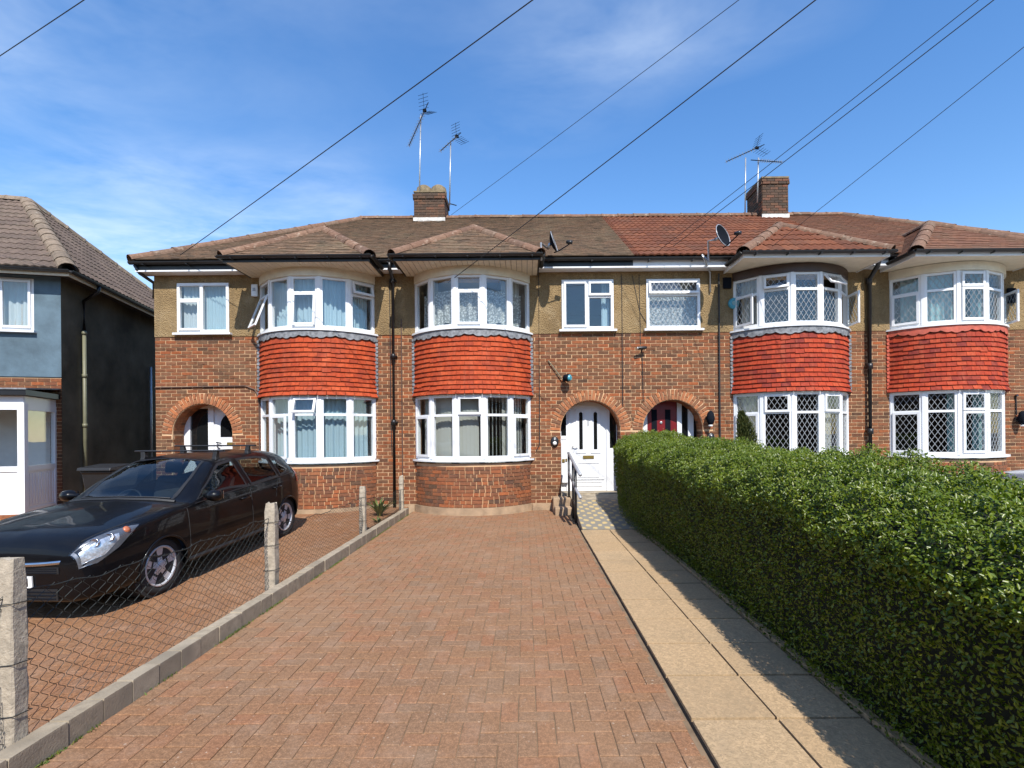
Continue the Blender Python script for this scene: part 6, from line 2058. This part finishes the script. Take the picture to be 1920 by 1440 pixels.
            for k in range(5):
                a = a0 + 2 * math.pi * k / 5
                ca, sa = math.cos(a), math.sin(a)
                def Ts_(r__, s__, d__): return (ax_ + r__ * ca - s__ * sa, wy + d__ * side, .317 + r__ * sa + s__ * ca)
                poly = [(.045, -.036), (.10, -.032), (.205, -.052), (.205, .052), (.10, .032), (.045, .036)]
                spk.prism(poly, lambda p_, q_, d__: Ts_(p_, q_, d__ + (.012 if p_ < .09 else 0)), .045, .078)
            m.v, m.f = m.v, m.f
            m.build('rim', M['alloy'], body, True)
            spk.build('spokes', M['alloy'], body, bevel=.006)
            m = MB(); m.lathe([(.06, .05), (.06, .085), (.04, .096), (.01, .098)], (ax_, wy, .317), (0, side, 0), 18); m.build('hub', M['alloy'], body, True)
            m = MB(); m.lathe([(.13, .0), (.13, .03), (.05, .035)], (ax_, wy, .317), (0, side, 0), 24); m.build('brake_disc', M['galv'], body)
    # bonnet lines, wipers, aerial
    for side in (1, -1):
        m = MB(); xs_ = np.linspace(2.08, .98, 26); tt = np.interp(xs_, [.98, 1.6, 2.08], [7.3, 7.35, 7.7]); pp = surf(xs_, tt); m.tube([(p_[0], p_[1] * side, p_[2] + .001) for p_ in pp], .0035, 4)
        m.build('bonnet_gap', M['rubber'], body)
    m = MB(); ys_ = np.linspace(-.66, .66, 21)
    cow = []
    for y_ in ys_:
        x = .955 - .07 * (abs(y_) / .66) ** 2
        tt = np.linspace(8, 10, 40); sp = surf(np.full(40, x), tt); z = float(np.interp(abs(y_), sp[::-1, 1], sp[::-1, 2])); cow.append((x, y_, z + .004))
    m.tube(cow, .022, 6); m.build('cowl', M['trim'], body)
    m = MB()
    for y0, y1 in ((-.55, .05), (-.02, .58)):
        x0_, x1_ = .91, .90
        pts = []
        for k in range(7):
            y_ = y0 + (y1 - y0) * k / 6; x = .90 - .06 * (abs(y_) / .66) ** 2
            sp = surf(np.full(40, x), np.linspace(8, 10, 40)); z = float(np.interp(abs(y_), sp[::-1, 1], sp[::-1, 2])); pts.append((x, y_, z + .02))
        m.tube(pts, .009, 5)
    m.build('wipers', M['trim'], body)
    if full:
        for x, z in ((-.08, 1.435), (-.82, 1.455)):
            rb_ = MB(); rb_.prism([(-.03, 0), (-.018, .014), (.018, .014), (.03, 0), (.018, -.012), (-.018, -.012)], lambda a, b_, d: (x + a, d, z + .07 + b_ * .8), -.64, .64); bar = rb_.build('roof_bar', M['trim'], body)
            for side in (1, -1):
                m = MB(); sp = surf(np.array([x]), np.array([8.15]))[0]
                m.loft([[(x + sx_, (yy_ + sy_) * side, zz_) for sx_, sy_ in ((-.045 * k_, -.03), (.045 * k_, -.03), (.045 * k_, .03), (-.045 * k_, .03))] for yy_, zz_, k_ in ((sp[1] - .005, sp[2] - .02, 1.1), (sp[1] - .01, sp[2] + .03, .8), (sp[1] + .0, z + .06, .55))], True, True); m.build('bar_foot', M['trim'], body, bevel=.006)
    # cabin
    m = MB(); m.box(-1.5, .98, -.66, .66, .28, .32); m.box(.55, .92, -.64, .64, .55, .90); m.build('dashboard', M['seat'], body, bevel=.04)
    for sy in (-.36, .36):
        m = MB(); m.box(-.30, .22, sy - .23, sy + .23, .40, .58); m.build('seat', M['seat'], body, bevel=.06)
        m = MB(); m.prism([(-.28, .52), (-.14, .52), (-.34, 1.13), (-.44, 1.12)], lambda a, b_, d: (a, d, b_), sy - .22, sy + .22); m.build('seat_back', M['seat'], body, bevel=.05)
        m = MB(); m.prism([(-.36, 1.16), (-.42, 1.16), (-.46, 1.32), (-.39, 1.32)], lambda a, b_, d: (a, d, b_), sy - .12, sy + .12); m.build('headrest', M['seat'], body, bevel=.03)
    m = MB(); m.prism([(-1.25, .5), (-1.1, .5), (-1.32, 1.1), (-1.42, 1.1)], lambda a, b_, d: (a, d, b_), -.6, .6); m.box(-1.2, -.7, -.6, .6, .4, .55); m.build('rear_seat', M['seat'], body, bevel=.05)
    m = MB(); cc_ = Vector((.42, -.36, .86)); ax1 = Vector((0, 1, 0)); ax2 = Vector((-.42, 0, .9)).normalized()
    m.tube([cc_ + (ax1 * math.cos(a) + ax2 * math.sin(a)) * .185 for a in [2 * math.pi * k / 24 for k in range(25)]], .014, 6); m.tube([cc_ - ax1 * .18, cc_ + ax1 * .18], .02, 6); m.tube([cc_, cc_ + Vector((.25, 0, -.1))], .03, 6); m.build('steering_wheel', M['trim'], body, True)
    return H_


car = make_car('black hatchback with roof bars parked on the drive behind the wire fence', M['carblack'])
car.location = (-4.83, 7.0, gz(7.0) + .0)
car.rotation_euler = (0, math.atan(.05), math.atan2(-.9985, -.055))

car2 = make_car('silver car mostly hidden behind the hedge at the right edge', M['carsilver'], False)
car2.location = (9.32, 7.2, 0.0)
car2.rotation_euler = (0, 0, R(90))
